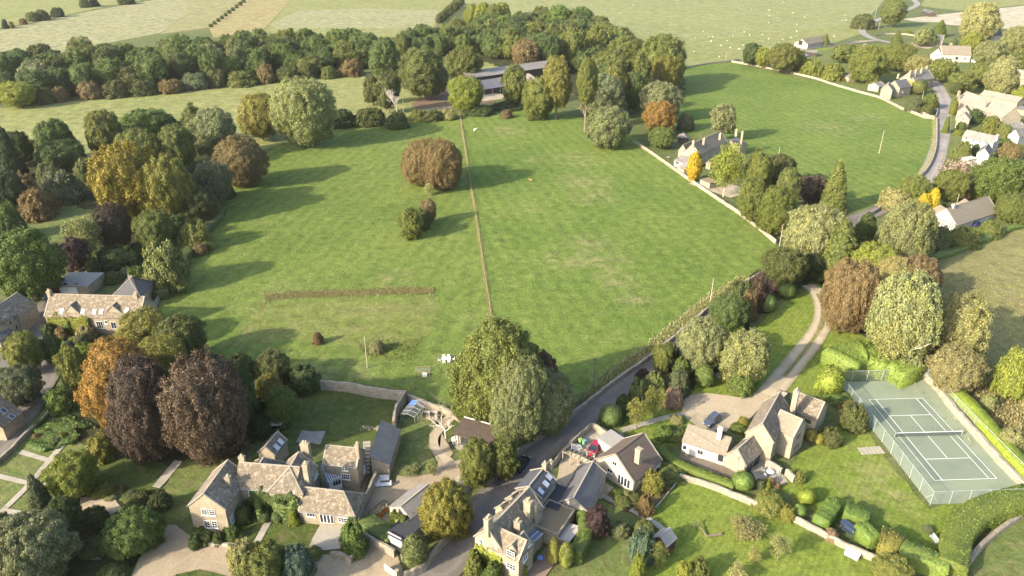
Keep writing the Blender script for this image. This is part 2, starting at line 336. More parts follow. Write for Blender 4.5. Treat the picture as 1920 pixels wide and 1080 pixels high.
def lobes(kind,rng,nl):
    C=[];Q=[]; BD=rng.normal(size=(7,3)); BD/=np.linalg.norm(BD,axis=1,keepdims=True); BA=rng.uniform(-.17,.15,7)
    for i in range(nl):
        d=rng.normal(size=3); d/=np.linalg.norm(d); bm_=1+float((BA*np.exp(-((BD-d)**2).sum(1)/.35)).sum())
        if kind=='round':
            H=1.5; r=rng.uniform(.10,.23); q=rng.uniform(.3,.85)**.65; p=np.array([d[0]*q,d[1]*q,H*.5+d[2]*q*H*.5])
        elif kind=='dome':
            H=1.35; r=rng.uniform(.20,.34); d[2]=abs(d[2])*1.0-.12; q=rng.uniform(.45,.80); p=np.array([d[0]*q,d[1]*q,.22+max(d[2],0)*q*H*.92])
        elif kind=='beech':
            H=1.45; r=rng.uniform(.08,.17); q=rng.uniform(.3,.88)**.6; p=np.array([d[0]*q,d[1]*q,H*.46+d[2]*q*H*.5])
        elif kind=='oval':
            H=2.5; r=rng.uniform(.14,.30); q=rng.uniform(.2,.80); z=d[2]; p=np.array([d[0]*q,d[1]*q,H*.48+d[2]*q*H*.5])
        elif kind=='cone':
            H=3.2; z=rng.uniform(0,1)**1.25; a=rng.uniform(0,2*math.pi); rr=(1-z)**.85*.72*rng.uniform(.55,1.0); r=.16+.24*(1-z); p=np.array([math.cos(a)*rr,math.sin(a)*rr,.25+z*(H-.4)])
        elif kind=='flame':
            H=3.2; z=rng.uniform(0,1); a=rng.uniform(0,2*math.pi); rr=math.sin(math.pi*(z*.8+.18))**.8*.62*rng.uniform(.4,1.0); r=.20+.16*math.sin(math.pi*(z*.8+.18)); p=np.array([math.cos(a)*rr,math.sin(a)*rr,.22+z*(H-.45)])
        elif kind=='airy':
            H=2.2; r=rng.uniform(.16,.30); q=rng.uniform(.25,.8); p=np.array([d[0]*q,d[1]*q,H*.52+d[2]*q*H*.5])
        elif kind=='bush':
            H=1.25; d[2]=abs(d[2]); r=rng.uniform(.16,.36); q=rng.uniform(.2,.76); p=np.array([d[0]*q,d[1]*q,.18+d[2]*q*H*.9])
        if kind not in('cone','flame'): p[:2]*=bm_; p[2]=H*.45+(p[2]-H*.45)*(bm_*.6+.4)
        p[2]=max(p[2],r*.5); C.append(p);Q.append(r)
    return np.array(C),np.array(Q),H
PROTO={}
bmi=bmesh.new(); bmesh.ops.create_icosphere(bmi,subdivisions=4,radius=1); IC4=np.array([v.co[:] for v in bmi.verts]); IF4=np.array([[v.index for v in f.verts] for f in bmi.faces]); bmi.free()
def bumps(rng,n,amp,width):
    D=rng.normal(size=(n,3)); D/=np.linalg.norm(D,axis=1,keepdims=True); A=rng.uniform(-amp,amp,n); return D,A,width
def bval(B,d):
    o=np.zeros(len(d))
    for D,A,w in B:
        for k in range(len(D)): o+=A[k]*np.exp(-((d-D[k])**2).sum(1)/w)
    return o
def prof(kind,z):
    if kind=='cone': return np.clip(1-z,0,1)**.8*.92+.08*(z<.97)
    if kind=='oval': return np.sin(np.pi*np.clip(z*.90+.07,0,1))**.62
    if kind=='bush': return np.sqrt(np.clip(1-(z*.96)**2.2,0,1))
    return np.sqrt(np.clip(1-(2*np.clip(z,0,1)-1)**2,0,1))**.82
HT=dict(round=1.75,beech=1.85,oval=2.5,cone=3.2,bush=1.15,willow=1.7)
def crown2(key,kind,seed,nsub,n,size,rs=(.06,.13),hang=None,aspect=.62,gap=.0,jit=.5,amp=.16,mid=.10):
    rng=np.random.default_rng(seed); H=HT[kind if kind in HT else 'round']; kk='round' if kind in('beech','willow') else kind
    B=[bumps(rng,7,amp,.5),bumps(rng,26,mid,.10)]
    def surf(d,f=1.0):          # direction on the unit sphere -> point of the outline and its outward normal
        z=(d[:,2]+1)/2; rr=prof(kk,z); hor=np.linalg.norm(d[:,:2],axis=1)+1e-9; k=(1+bval(B,d))*f
        P=np.stack([d[:,0]/hor*rr*k,d[:,1]/hor*rr*k,H*(.5+(z-.5)*(.5+.5*k))],1); e=.02
        sl=(prof(kk,np.clip(z+e,0,1))-prof(kk,np.clip(z-e,0,1)))/(2*e*H)
        Nn=np.stack([d[:,0]/hor,d[:,1]/hor,-sl],1); Nn/=np.linalg.norm(Nn,axis=1,keepdims=True); return P,Nn
    z=rng.uniform(-1,1,nsub*3); w=(prof(kk,(z+1)/2)+.05 if kind in('cone','oval') else np.ones(len(z))); z=rng.choice(z,nsub,p=w/w.sum()); a=rng.uniform(0,2*np.pi,nsub); q=np.sqrt(1-z*z); d=np.stack([q*np.cos(a),q*np.sin(a),z],1)
    if gap: d=d[(np.sin(d[:,0]*7+seed)*np.sin(d[:,1]*6)*np.sin(d[:,2]*8))<1-gap*1.6]
    C,CN_=surf(d,rng.uniform(.84,1.0,len(d))); Rr=rng.uniform(*rs,len(d))
    k=rng.choice(len(d),n,p=Rr**2/(Rr**2).sum()); dd=rng.normal(size=(n,3))+CN_[k]*1.0+np.array([0,0,.25]); dd/=np.linalg.norm(dd,axis=1,keepdims=True)
    P=C[k]+dd*Rr[k][:,None]*np.where(rng.random(n)<.12,rng.uniform(1.1,1.55,n),rng.uniform(.7,1.12,n))[:,None]; Nn=dd*.75+CN_[k]*.45+rng.normal(size=P.shape)*jit; Nn/=np.linalg.norm(Nn,axis=1,keepdims=True)
    n2=int(n*.45); z2=rng.uniform(-1,1,n2*2)
    if kind in('cone','oval'): w2=prof(kk,(z2+1)/2)+.05; z2=rng.choice(z2,n2,p=w2/w2.sum())
    z2=z2[:n2]; a2=rng.uniform(0,2*np.pi,n2); q2=np.sqrt(1-z2*z2); P2,N2=surf(np.stack([q2*np.cos(a2),q2*np.sin(a2),z2],1),rng.uniform(.78,.98,n2))
    N2=N2+rng.normal(size=P2.shape)*.55; N2/=np.linalg.norm(N2,axis=1,keepdims=True); P=np.concatenate([P,P2]); Nn=np.concatenate([Nn,N2])
    ok=P[:,2]>0; V,F4=cards(P[ok],Nn[ok],size,rng,aspect,hang)
    Cv,_=surf(IC4,.76); Cv[:,2]=np.maximum(Cv[:,2]*.97+.02,.01); F3=IF4+len(V); V=np.concatenate([V,Cv])
    hi=np.percentile(V,99.7,axis=0); lo=np.percentile(V,.3,axis=0); V[:,:2]-=(hi[:2]+lo[:2])/2; sc=(hi[:2]-lo[:2])/2; V[:,:2]/=sc; V[:,2]/=hi[2]
    PROTO.setdefault(key,[]).append(npmesh(key+'_crown',V,F4,F3,'leaf'))
def proto(key,kind,seed,nl,n,size,mat='leaf',core=.8,**k):
    rng=np.random.default_rng(seed)
    if kind=='ball': C,Q,H=np.array([[0,0,.92]]),np.array([1.0]),1.85
    else: C,Q,H=lobes(kind,rng,nl)
    V,F4,F3=cloud(C,Q,n,size,rng,core=core,**k)
    hi=np.percentile(V,99.6,axis=0); lo=np.percentile(V,.4,axis=0)
    V[:,:2]-=(hi[:2]+lo[:2])/2; s=(hi[:2]-lo[:2])/2; V[:,:2]/=s; V[:,2]=(V[:,2]-max(lo[2],0))/(hi[2]-max(lo[2],0))
    PROTO.setdefault(key,[]).append(npmesh(key+'_crown',V,F4,F3,mat))
for s in range(6): crown2('round','round',100+s,300,36000,.025,(.07,.16),amp=.30,mid=.24,jit=.7,gap=.25)
for s in range(4): crown2('beech','beech',140+s,520,50000,.019,(.05,.12),amp=.22,mid=.19,jit=.7,gap=.2)
for s in range(3): crown2('oval','oval',200+s,320,30000,.029,(.07,.16),amp=.24,mid=.22,jit=.7,gap=.25)
for s in range(3): crown2('cone','cone',300+s,300,22000,.036,(.07,.16),mid=.12)
for s in range(2): crown2('flame','oval',340+s,260,20000,.036,(.06,.13),amp=.08,mid=.08)
for s in range(3): proto('airy','airy',400+s,90,17000,.03,core=.0,jit=.9,deep=.3)
for s in range(2): crown2('willow','willow',500+s,320,30000,.04,(.07,.16),hang=1.0,aspect=.28,amp=.25,mid=.24)
for s in range(5): crown2('bush','bush',600+s,120,11000,.044,(.09,.22),amp=.3,mid=.25,jit=.7)
for s in range(12): crown2('wood','round',700+s,110,10500,.044,(.10,.22),amp=.32,mid=.26,jit=.7)
for s in range(2): proto('thin','airy',760+s,60,3600,.046,core=0,jit=.9,deep=.3)
proto('ball','ball',800,1,4200,.05,'clipped_leaf',core=.95,zflat=.92,jit=.35)
proto('egg','ball',801,1,4200,.06,'clipped_leaf',core=.95,jit=.45)
def branchy(m,p,d,L,r,lev,rng,spread=.75,up=.25,kids=3):
    q=p+d*L; m.tube(p,q,r,r*.62,6 if lev>1 else 4,False)
    if lev==0: return
    for i in range(kids):
        t=Vector(rng.normal(size=3)); e=(d+t*spread*.6+Vector((0,0,up))).normalized()
        branchy(m,p.lerp(q,1-.35*rng.random()*(i>0)),e,L*rng.uniform(.6,.82),r*.58,lev-1,rng,spread,up,kids)
TRUNK={}
def mk_trunk(key,mat,seed,lev=2,L=.34,r=.026):
    rng=np.random.default_rng(seed); m=MB(); branchy(m,Vector((0,0,-.01)),Vector((0,0,1)),L,r,lev,rng,.7,.5)
    o=m.build(key,mat); me=o.data; bpy.data.objects.remove(o); TRUNK[key]=me
mk_trunk('trunk','bark',1); mk_trunk('trunk_pale','bark_pale',2,3,.42,.017); mk_trunk('trunk_dead','bark_dead',5,4,.33,.03)
PAL=dict(green=(0.102,0.142,0.035),mid=(0.093,0.130,0.037),fresh=(0.104,0.162,0.035),dark=(0.065,0.093,0.030),vdark=(0.046,0.065,0.027),olive=(0.130,0.151,0.042),dolive=(0.095,0.110,0.035),yg=(0.195,0.220,0.039),lime=(0.160,0.205,0.030),pale=(0.220,0.232,0.093),grey=(0.176,0.193,0.086),dgrey=(0.116,0.133,0.064),blue=(0.090,0.130,0.090),hedge=(0.125,0.168,0.034),
 gold=(0.215,0.185,0.036),orange=(0.245,0.152,0.043),rust=(0.180,0.130,0.060),brown=(0.180,0.135,0.061),copper=(0.099,0.070,0.048),dcopper=(0.077,0.058,0.042),purple=(0.058,0.035,0.036),red=(0.150,0.033,0.030),yellow=(0.440,0.340,0.028),straw=(0.273,0.264,0.102),pink=(0.278,0.203,0.145),buff=(0.246,0.226,0.097),autumn=(0.183,0.176,0.041),ogreen=(0.147,0.165,0.041))
KN=dict(round=('broadleaf_tree','tree'),beech=('beech_tree','tree'),oval=('broadleaf_tree','tree'),cone=('conifer_tree','tree'),flame=('conifer_tree','tree'),airy=('birch_tree','tree'),willow=('willow_tree','tree'),bush=('shrub','bush'),wood=('broadleaf_tree','tree'),thin=('sapling_tree','tree'),ball=('topiary_ball','topiary'),egg=('clipped_shrub','bush'))
PI_={}
def jcol(c,j=.10):
    c=PAL[c]; k=random.uniform(1-j,1+j); return (min(1,c[0]*k*random.uniform(.95,1.05)),min(1,c[1]*k),min(1,c[2]*k*random.uniform(.9,1.1)),1)
def plant(p,r,h,kind,col,label,clear=None,group=None,trunk=None,name=None,cat=None,low=None):
    nm,ct=KN[kind]; nm=name or nm; ct=cat or ct
    i=PI_[kind]=PI_.get(kind,-1)+1
    me=PROTO[low or kind][i%len(PROTO[low or kind])]; rz=random.uniform(0,6.28); fx=random.uniform(.95,1.05)
    if clear is None: clear={'bush':0,'ball':0,'egg':0,'cone':.03,'flame':.03,'beech':.04,'willow':.04}.get(kind,.10)
    if kind in('bush','ball','egg'):
        o=bpy.data.objects.new(nm,me); COL.objects.link(o); o.location=p; o.scale=(r*fx,r/fx,h); o.rotation_euler=(0,0,rz); o.color=jcol(col); return tag(o,label,ct,group)
    e=empty(nm,p,label,ct,group); e.rotation_euler=(0,0,rz)
    c=bpy.data.objects.new('crown',me); COL.objects.link(c); c.parent=e; c.location=(0,0,clear*h); c.scale=(r*fx,r/fx,h*(1-clear)); c.color=jcol(col)
    t=bpy.data.objects.new('trunk',TRUNK[trunk or ('trunk_pale' if kind=='airy' else 'trunk')]); COL.objects.link(t); t.parent=e
    tw=.5 if kind=='airy' else .8; t.scale=(h*tw,h*tw,h*(.72 if kind in('airy','thin') else .62))
    return e
def solve(x0,y0,x1,y1,c):
    cx=(x0+x1)/2; cyy=(y0+y1)/2; hw=(x1-x0)/2; hh=(y1-y0)/2; h=6.0; r=3.0
    ph=math.atan((cyy-540)/FPX)
    for _ in range(14):
        zc=(1+c)*h/2; P=at(cx,cyy,zc); d=dep(P); th=math.atan2(HC-zc,math.hypot(P.x,P.y))
        r=hw*d/FPX; s=hh*d/FPX*math.cos(ph)
        az=math.sqrt(max(s*s-(r*math.sin(th))**2,(.42*s)**2))/math.cos(th)
        h=.5*h+.5*(2*az/(1-c))
    return Vector((P.x,P.y,0)),r,h
CLR={'bush':0,'ball':0,'egg':0,'cone':.03,'flame':.03,'beech':.04,'willow':.04}
def trees(txt,group=None):
    for ln in txt.strip().splitlines():
        if not ln.strip(): continue
        a,lab=ln.split('|'); q=a.split(); x0,y0,x1,y1=map(float,q[:4]); kind,col=q[4],q[5]
        c=float(q[6]) if len(q)>6 and q[6][0] in '.0123456789' else CLR.get(kind,.10)
        tr=q[-1] if q[-1].startswith('trunk') else None
        p,r,h=solve(x0,y0,x1,y1,c)
        plant(p,r,h,kind,col,lab.strip(),c,group,tr,low='wood' if kind=='round' and (x1-x0)<58 else None)
def inpoly(p,P):
    n=len(P);c=False
    for i in range(n):
        a=P[i];b=P[i-1]
        if (a[1]>p[1])!=(b[1]>p[1]) and p[0]<(b[0]-a[0])*(p[1]-a[1])/(b[1]-a[1])+a[0]: c=not c
    return c
def wood(polytxt,sp,hr,rr,cols,labf,group,seed,kind='wood'):
    rng=random.Random(seed); P=[at(x,y) for x,y in parse(polytxt)]; xs=[p.x for p in P]; ys=[p.y for p in P]; n=0
    y=min(ys); row=0
    while y<max(ys):
        x=min(xs)+(row%2)*sp/2
        while x<max(xs):
            q=(x+rng.uniform(-.32,.32)*sp,y+rng.uniform(-.32,.32)*sp*.9)
            if inpoly(q,P):
                col=rng.choice(cols); plant(Vector((q[0],q[1],0)),rng.uniform(*rr),rng.uniform(*hr),kind,col,labf(col,q),.08,group); n+=1
            x+=sp
        y+=sp*.9; row+=1
    return n
def hedge(label,pts,wid,h,col,leaf=.13,dens=26,mat='clipped_leaf',n=4,name='hedge',cat='hedge',group=None,smooth=True,rag=.06):
    P=[at(x,y,h) for x,y in parse(pts)]
    P=crv(P,n) if smooth else [a.lerp(b,k/4) for a,b in zip(P,P[1:]) for k in range(4)]+[P[-1]]
    rng=np.random.default_rng(abs(hash(label))%9999 if False else len(label)*31+int(P[0].x*10)%997)
    prof=[(-1,0),(-1.02,.35),(-1,.85),(-.90,.98),(0,1.02),(.90,.98),(1,.85),(1.02,.35),(1,0)]
    wid=wid if isinstance(wid,(list,tuple)) else (wid,wid)
    rings=[];Nrm=[]
    for i,p in enumerate(P):
        d=(P[min(i+1,len(P)-1)]-P[max(i-1,0)]); d.z=0; d.normalize(); q=Vector((-d.y,d.x,0)); w=(wid[0]+(wid[1]-wid[0])*i/(len(P)-1))/2
        k=rng.uniform(1-rag,1+rag); kz=rng.uniform(1-rag,1+rag)
        rings.append([Vector((p.x,p.y,0))+q*a*w*k+Vector((0,0,b*h*kz)) for a,b in prof])
    V=[];F=[]
    for r_ in rings: V+=[tuple(v) for v in r_]
    m=len(prof)
    for i in range(len(rings)-1):
        for j in range(m-1): F.append((i*m+j,i*m+j+1,(i+1)*m+j+1,(i+1)*m+j))
    caps=[list(range(m))[::-1],[ (len(rings)-1)*m+j for j in range(m)]]
    VV=np.array(V); tris=[];
    for f in F: tris+=[(f[0],f[1],f[2]),(f[0],f[2],f[3])]
    for cpt in caps:
        for j in range(1,m-1): tris.append((cpt[0],cpt[j],cpt[j+1]))
    T=np.array(tris); A=VV[T[:,0]];B=VV[T[:,1]];C_=VV[T[:,2]]; cr=np.cross(B-A,C_-A); ar=np.linalg.norm(cr,axis=1)/2
    nl=int(min(ar.sum()*dens,26000)); k=rng.choice(len(T),nl,p=ar/ar.sum()); u=rng.random((nl,1));v=rng.random((nl,1)); fl=(u+v)>1; u=np.where(fl,1-u,u);v=np.where(fl,1-v,v)
    Pn=A[k]+(B[k]-A[k])*u+(C_[k]-A[k])*v; nn=cr[k]/(ar[k][:,None]*2+1e-9)
    cen=np.array([p[:] for p in P]); ci=((Pn[:,None,:2]-cen[None,:,:2])**2).sum(2).argmin(1); out=Pn-cen[ci]*np.array([1,1,.5]); sg=np.sign((nn*out).sum(1,keepdims=True)); sg[sg==0]=1; nn=nn*sg
    Nn=nn+rng.normal(size=nn.shape)*.45; Nn/=np.linalg.norm(Nn,axis=1,keepdims=True)
    LV,LF=cards(Pn+nn*rng.uniform(-.04,.10,(nl,1)),Nn,leaf,rng)
    o0=np.array([P[0].x,P[0].y,0]); V2=np.concatenate([LV,VV]); tri=T+len(LV)
    me=npmesh(name,V2-o0,LF,tri,mat); o=bpy.data.objects.new(name,me); COL.objects.link(o); o.location=o0; o.color=jcol(col,.04)
    return tag(o,label,cat,group)
def tufts(name,pts,wid,h,dens,col,label=None,kind='stuff',jit=.3,n=5,leaf=None):
    P=crv([at(x,y) for x,y in parse(pts)],n); rng=np.random.default_rng(len(pts)+int(wid*100)); V=[];b=0
    S=np.array([p[:] for p in P]); seg=S[1:]-S[:-1]; L=np.linalg.norm(seg,axis=1); n_=int(L.sum()*wid*dens); k=rng.choice(len(seg),n_,p=L/L.sum()); t=rng.random((n_,1))
    q=np.stack([-seg[:,1],seg[:,0],0*seg[:,0]],1)/(L[:,None]+1e-9)
    B=S[k]+seg[k]*t+q[k]*rng.normal(0,wid*.32,(n_,1)); B[:,2]=0
    hh=h*rng.uniform(.4,1.2,(n_,1)); d=rng.normal(size=(n_,3))*jit+np.array([0,0,1]); d/=np.linalg.norm(d,axis=1,keepdims=True)
    a=rng.uniform(0,6.28,n_); sd=np.stack([np.cos(a),np.sin(a),0*a],1)*(hh*.22)
    V=np.stack([B-sd,B+sd,B+d*hh+sd*.5,B+d*hh-sd*.5],1).reshape(-1,3)
    o0=np.array([P[0].x,P[0].y,0]); me=npmesh(name,V-o0,np.arange(n_*4).reshape(n_,4),None,'dry_grass'); o=bpy.data.objects.new(name,me); COL.objects.link(o); o.location=o0; o.color=jcol(col,.03); o['kind']=kind
    if label: o['label']=label
    return o
def wall(label,pts,h,thick=.5,mat='dry_stone',n=3,group=None,name='dry_stone_wall',rag=.11):
    P=crv([at(x,y,h) for x,y in parse(pts)],n); rng=random.Random(len(label)); Q=[]
    for a,b in zip(P,P[1:]):
        k=max(1,int((b-a).length/.9))
        Q+=[a.lerp(b,i/k) for i in range(k)]
    Q.append(P[-1]); m=MB(); s=0; rows=[]
    for i,p in enumerate(Q):
        d=(Q[min(i+1,len(Q)-1)]-Q[max(i-1,0)]); d.z=0; d.normalize(); q=Vector((-d.y,d.x,0))
        if i: s+=(Q[i]-Q[i-1]).length
        hz=h+rng.uniform(-rag,rag); w=thick/2*rng.uniform(.9,1.1); g=Vector((p.x,p.y,0)); z=Vector((0,0,1))
        rows.append((s,[g+q*w*1.15,g+q*w+z*hz*.86,g+q*w*.75+z*hz,g-q*w*.75+z*(hz+rng.uniform(-.04,.04)),g-q*w+z*hz*.86,g-q*w*1.15]))
    vv=[0,h*.86,h,h+thick,h+thick+.15,h*2+thick]
    for (s0,a),(s1,b) in zip(rows,rows[1:]):
        for j in range(5): m.poly([a[j],b[j],b[j+1],a[j+1]],[(s0,vv[j]),(s1,vv[j]),(s1,vv[j+1]),(s0,vv[j+1])])
    m.poly(rows[0][1]); m.poly(rows[-1][1][::-1])
    o=m.build(name,mat,off=(Q[0].x,Q[0].y,0)); return tag(o,label,'wall',group)
def fence(label,pts,h=1.2,sp=3.0,rails=2,mat='pole_wood',rail=.05,group=None,post=.10,name='fence'):
    P=[at(x,y) for x,y in parse(pts)]; e=empty(name,P[0],label,'fence',group); L=0; posts=[]
    for a,b in zip(P,P[1:]):
        k=max(1,round((b-a).length/sp)); posts+=[a.lerp(b,i/k) for i in range(k)]
    posts.append(P[-1])
    pm=MB().box((0,0,h/2),post,post,h).build('post',mat); me=pm.data; bpy.data.objects.remove(pm)
    st=max(1,math.ceil(len(posts)/95))
    for p in posts[::st]:
        o=bpy.data.objects.new('post',me); COL.objects.link(o); o.parent=e; o.location=p-P[0]
    for r_ in range(rails):
        z=h*(.93-r_*.42); m=MB()
        for a,b in zip(P,P[1:]):
            d=(b-a); l=d.length; d.normalize(); c=(a+b)/2+Vector((0,0,z))
            m.box(c,l,rail*.6,rail,d,(-d.y,d.x,0))
        m.build('rail',mat,e)
    return e
def pole(label,base,top,group='telephone poles',mat='pole_wood',r=.12,arm=True):
    p=at(*base); lo,hi=0,40
    for _ in range(40):
        mz=(lo+hi)/2
        if prj((p.x,p.y,mz))[1]>top[1]: lo=mz
        else: hi=mz
    h=lo; e=empty('telephone_pole',p,label,'pole',group)
    MB().tube(p,p+Vector((0,0,h)),r,r*.7,8).build('shaft',mat,e,True)
    if arm: MB().box(p+Vector((0,0,h-.35)),1.1,.09,.09,(.8,.6,0),(-.6,.8,0)).build('crossarm',mat,e)
    return p+Vector((0,0,h-.2))
def wire(label,a,b,sag=1.0,r=.022):
    m=MB(); n=14; Q=[a.lerp(b,i/n)-Vector((0,0,4*sag*(i/n)*(1-i/n))) for i in range(n+1)]
    for p,q in zip(Q,Q[1:]): m.tube(p,q,r,r,4,False)
    o=m.build('overhead_wire','rubber',off=a); return tag(o,label,'wire','overhead wires')
# ------------------------------------------------------------------ the setting
g=MB(); S_=2600.0
g.poly([(-S_,-300,0),(S_,-300,0),(S_,2600,0),(-S_,2600,0)]); o=g.build('ground','grass_base'); o['kind']='structure'
def F(name,mat,lev,pts,rough=.35,smooth=False): return sheet(name,pts,mat,lev,smooth,rough)
F('field','paddock_grass',1,'862,214 900,400 924,614 900,660 850,775 750,728 600,712 480,695 380,665 290,590 345,480 400,370 480,290 620,240 780,222')
F('field','mown_grass',2,'492,576 640,561 816,554 822,600 800,630 690,655 590,640 520,640 440,655 455,612',.8)
F('field','paddock_grass_lush',1,'866,214 940,205 1040,205 1190,258 1300,332 1458,450 1440,490 1340,565 1250,640 1150,722 1060,778 1000,800 925,614')
F('field','paddock_grass_lush',1,'1200,150 1290,122 1372,114 1480,130 1600,165 1680,195 1752,215 1757,290 1722,330 1660,378 1615,405 1540,350 1440,300 1300,255 1200,230')
F('pasture','far_pasture',1,'830,-90 870,10 950,45 1100,75 1200,110 1290,122 1372,114 1480,102 1600,62 1650,10 1735,-90',.5)
F('pasture','strip_pasture',2,'1270,118 1275,82 1400,66 1600,46 1625,60 1560,82 1480,100 1372,113',.5)
F('pasture','strip_pasture',1,'-120,222 0,203 160,188 480,160 640,145 700,135 770,160 860,200 780,222 620,242 480,285 420,255 300,310 0,340 -120,350')
F('pasture','strip_pasture',2,'850,125 905,112 965,108 1010,118 960,140 870,150')
F('field','dry_pasture',1,'-300,110 0,56 60,44 180,19 345,-10 356,4 345,30 300,62 150,90 0,140 -300,170')
F('field','strip_pasture',1,'-300,100 0,52 60,42 180,16 330,-12 300,-60 -300,-60')
F('field','stubble_field',2,'300,64 345,30 362,-30 480,-30 455,0 432,26 392,52')
F('field','tan_field',2,'392,52 432,26 458,0 485,-30 600,-30 545,0 520,28 490,60 400,70')
F('field','strip_pasture',2,'492,60 522,28 545,0 605,-40 880,-40 850,0 835,24 800,70 600,70')
F('field','dry_pasture',3,'508,46 560,20 680,16 838,20 800,56 640,52 520,54',1.5)
F('field','pale_field',1,'1690,36 1800,23 1920,11 2300,-20 2300,70 1920,57 1860,52 1740,44',.3)
F('field','strip_pasture',1,'1725,12 1760,-40 2300,-60 2300,-22 1920,9 1800,20',.3)
F('village_green','lawn_mid',2,'1645,44 1690,40 1765,42 1790,56 1740,62 1700,60 1650,56')
F('meadow','meadow_grass',1,'1750,495 1830,455 1920,418 2100,360 2300,900 1990,960 1920,840 1850,742 1800,690 1760,600')
F('lawn','lawn_bright',2,'1166,1035 1215,968 1270,893 1300,888 1420,935 1500,975 1650,1045 1720,1130 1190,1130')
F('lawn','lawn_bright',2,'1460,915 1500,850 1560,820 1600,762 1660,860 1742,955 1830,930 1800,985 1760,1040 1650,1008 1520,958')
F('lawn','lawn_bright',2,'1300,725 1400,640 1440,590 1490,553 1530,535 1545,520 1570,600 1655,640 1600,700 1540,735 1500,760 1430,765 1350,745 1290,750')
F('lawn','lawn_bright',2,'1160,805 1210,760 1290,760 1300,800 1285,835 1240,835 1190,822')
F('lawn','lawn_mid',2,'1790,1090 1830,1040 1900,975 1990,930 2100,1130 1800,1130')
F('lawn','lawn_mid',2,'1060,1090 1100,1020 1150,985 1195,1010 1180,1090')
F('lawn','lawn_mid',2,'1120,940 1160,945 1215,985 1160,1000 1130,985')
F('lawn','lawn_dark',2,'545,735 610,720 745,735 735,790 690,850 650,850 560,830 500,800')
F('lawn','lawn_mid',2,'745,780 812,780 800,840 820,870 800,892 740,898 735,880 770,830')
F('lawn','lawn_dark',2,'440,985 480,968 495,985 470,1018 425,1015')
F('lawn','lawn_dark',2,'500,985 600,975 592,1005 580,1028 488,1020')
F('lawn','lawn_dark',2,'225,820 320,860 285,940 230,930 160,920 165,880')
F('lawn','lawn_mid',2,'335,865 400,880 370,930 350,985 300,965 305,930')
F('lawn','lawn_mid',2,'0,840 60,800 140,770 185,830 120,900 60,960 0,1010 -60,1000 -60,880')
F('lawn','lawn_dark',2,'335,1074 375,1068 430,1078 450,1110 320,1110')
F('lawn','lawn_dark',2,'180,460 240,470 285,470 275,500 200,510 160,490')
F('lawn','lawn_mid',2,'60,435 120,380 175,345 185,380 160,420 110,450 60,470')
F('lawn','grass_base',2,'200,515 262,500 262,545 225,545')
F('lawn','lawn_mid',2,'1290,262 1330,240 1352,256 1330,272 1300,285')
F('lawn','lawn_bright',2,'1500,92 1530,90 1575,88 1570,98 1535,104 1500,100')
F('lawn','lawn_dark',2,'1722,95 1745,92 1752,104 1735,110 1715,106')
F('lawn','lawn_mid',2,'1660,405 1800,370 1880,390 1920,395 1920,420 1800,458 1760,450 1700,420')
# soil and wood floors
F('flower_bed','bed_soil',3,'1128,925 1150,915 1190,925 1245,885 1283,890 1215,968 1180,960 1140,945',.3)
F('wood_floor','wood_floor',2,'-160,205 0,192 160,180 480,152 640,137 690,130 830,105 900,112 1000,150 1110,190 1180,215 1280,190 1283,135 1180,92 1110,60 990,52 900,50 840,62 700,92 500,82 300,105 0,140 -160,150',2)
F('yard','yard_mud',3,'770,195 820,168 870,165 890,172 940,180 925,192 850,205 780,205',.4)
F('farm_yard','gravel_pale',4,'905,172 950,178 940,186 905,190',.3)
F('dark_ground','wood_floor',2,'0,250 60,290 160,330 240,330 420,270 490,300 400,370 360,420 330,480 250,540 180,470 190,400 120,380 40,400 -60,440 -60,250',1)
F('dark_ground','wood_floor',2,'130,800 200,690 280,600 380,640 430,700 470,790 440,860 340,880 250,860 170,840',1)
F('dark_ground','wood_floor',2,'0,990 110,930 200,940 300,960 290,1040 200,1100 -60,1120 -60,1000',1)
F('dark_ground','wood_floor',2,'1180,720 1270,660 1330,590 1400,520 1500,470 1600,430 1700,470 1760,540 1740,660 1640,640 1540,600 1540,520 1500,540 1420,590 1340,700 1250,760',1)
F('garden_ground','lawn_mid',2,'1400,125 1480,105 1600,85 1700,80 1900,60 1960,130 1960,330 1830,380 1770,300 1775,200 1740,150 1680,180 1560,160',.5)
F('garden_ground','grass_base',2,'1195,262 1260,255 1300,300 1400,330 1470,430 1440,440 1300,332',.5)
# paving, gravel and roads
F('gravel_drive','gravel',3,'300,985 330,985 362,1010 380,1018 480,1030 600,1040 640,1042 690,1015 745,1040 760,1085 740,1130 420,1130 430,1082 375,1068 330,1078 300,1130 230,1130 260,1050 285,1020',.1)
F('gravel_drive','gravel',3,'800,905 735,905 705,885 670,955 695,985 735,1000 770,960 800,915 880,880 905,905 930,875 905,850 870,860 835,870 850,850 820,800 830,780 850,775 810,768 830,790 805,815 805,840 822,868 815,890',0)
F('garden_path','gravel_pale',4,'845,770 862,775 840,800 822,822 828,845 860,868 880,872 885,900 850,905 820,900 832,880 830,865 812,845 808,815 828,790',0,True)
strip('garden_path','742,905 770,905 800,903 835,890 860,880',3.2,'gravel',4)
F('terrace','paving',4,'846,835 866,822 905,832 912,842 872,853')
F('terrace','paving',4,'600,985 658,985 640,1030 578,1030 585,1010')
strip('garden_path','508,972 496,992 482,1018',1.1,'paving',4)
strip('stone_steps_path','335,865 318,885 302,905 292,915',1.6,'paving',4)
F('cobbled_terrace','cobble',4,'555,831 567,808 610,809 600,835')
F('courtyard','courtyard',3,'600,880 640,880 690,895 668,960 655,930 600,925')
F('gravel_drive','gravel_pale',3,'1279,762 1288,745 1320,738 1360,742 1395,745 1430,728 1462,705 1475,715 1450,735 1425,765 1400,790 1370,800 1345,830 1300,795 1282,780',0,True)
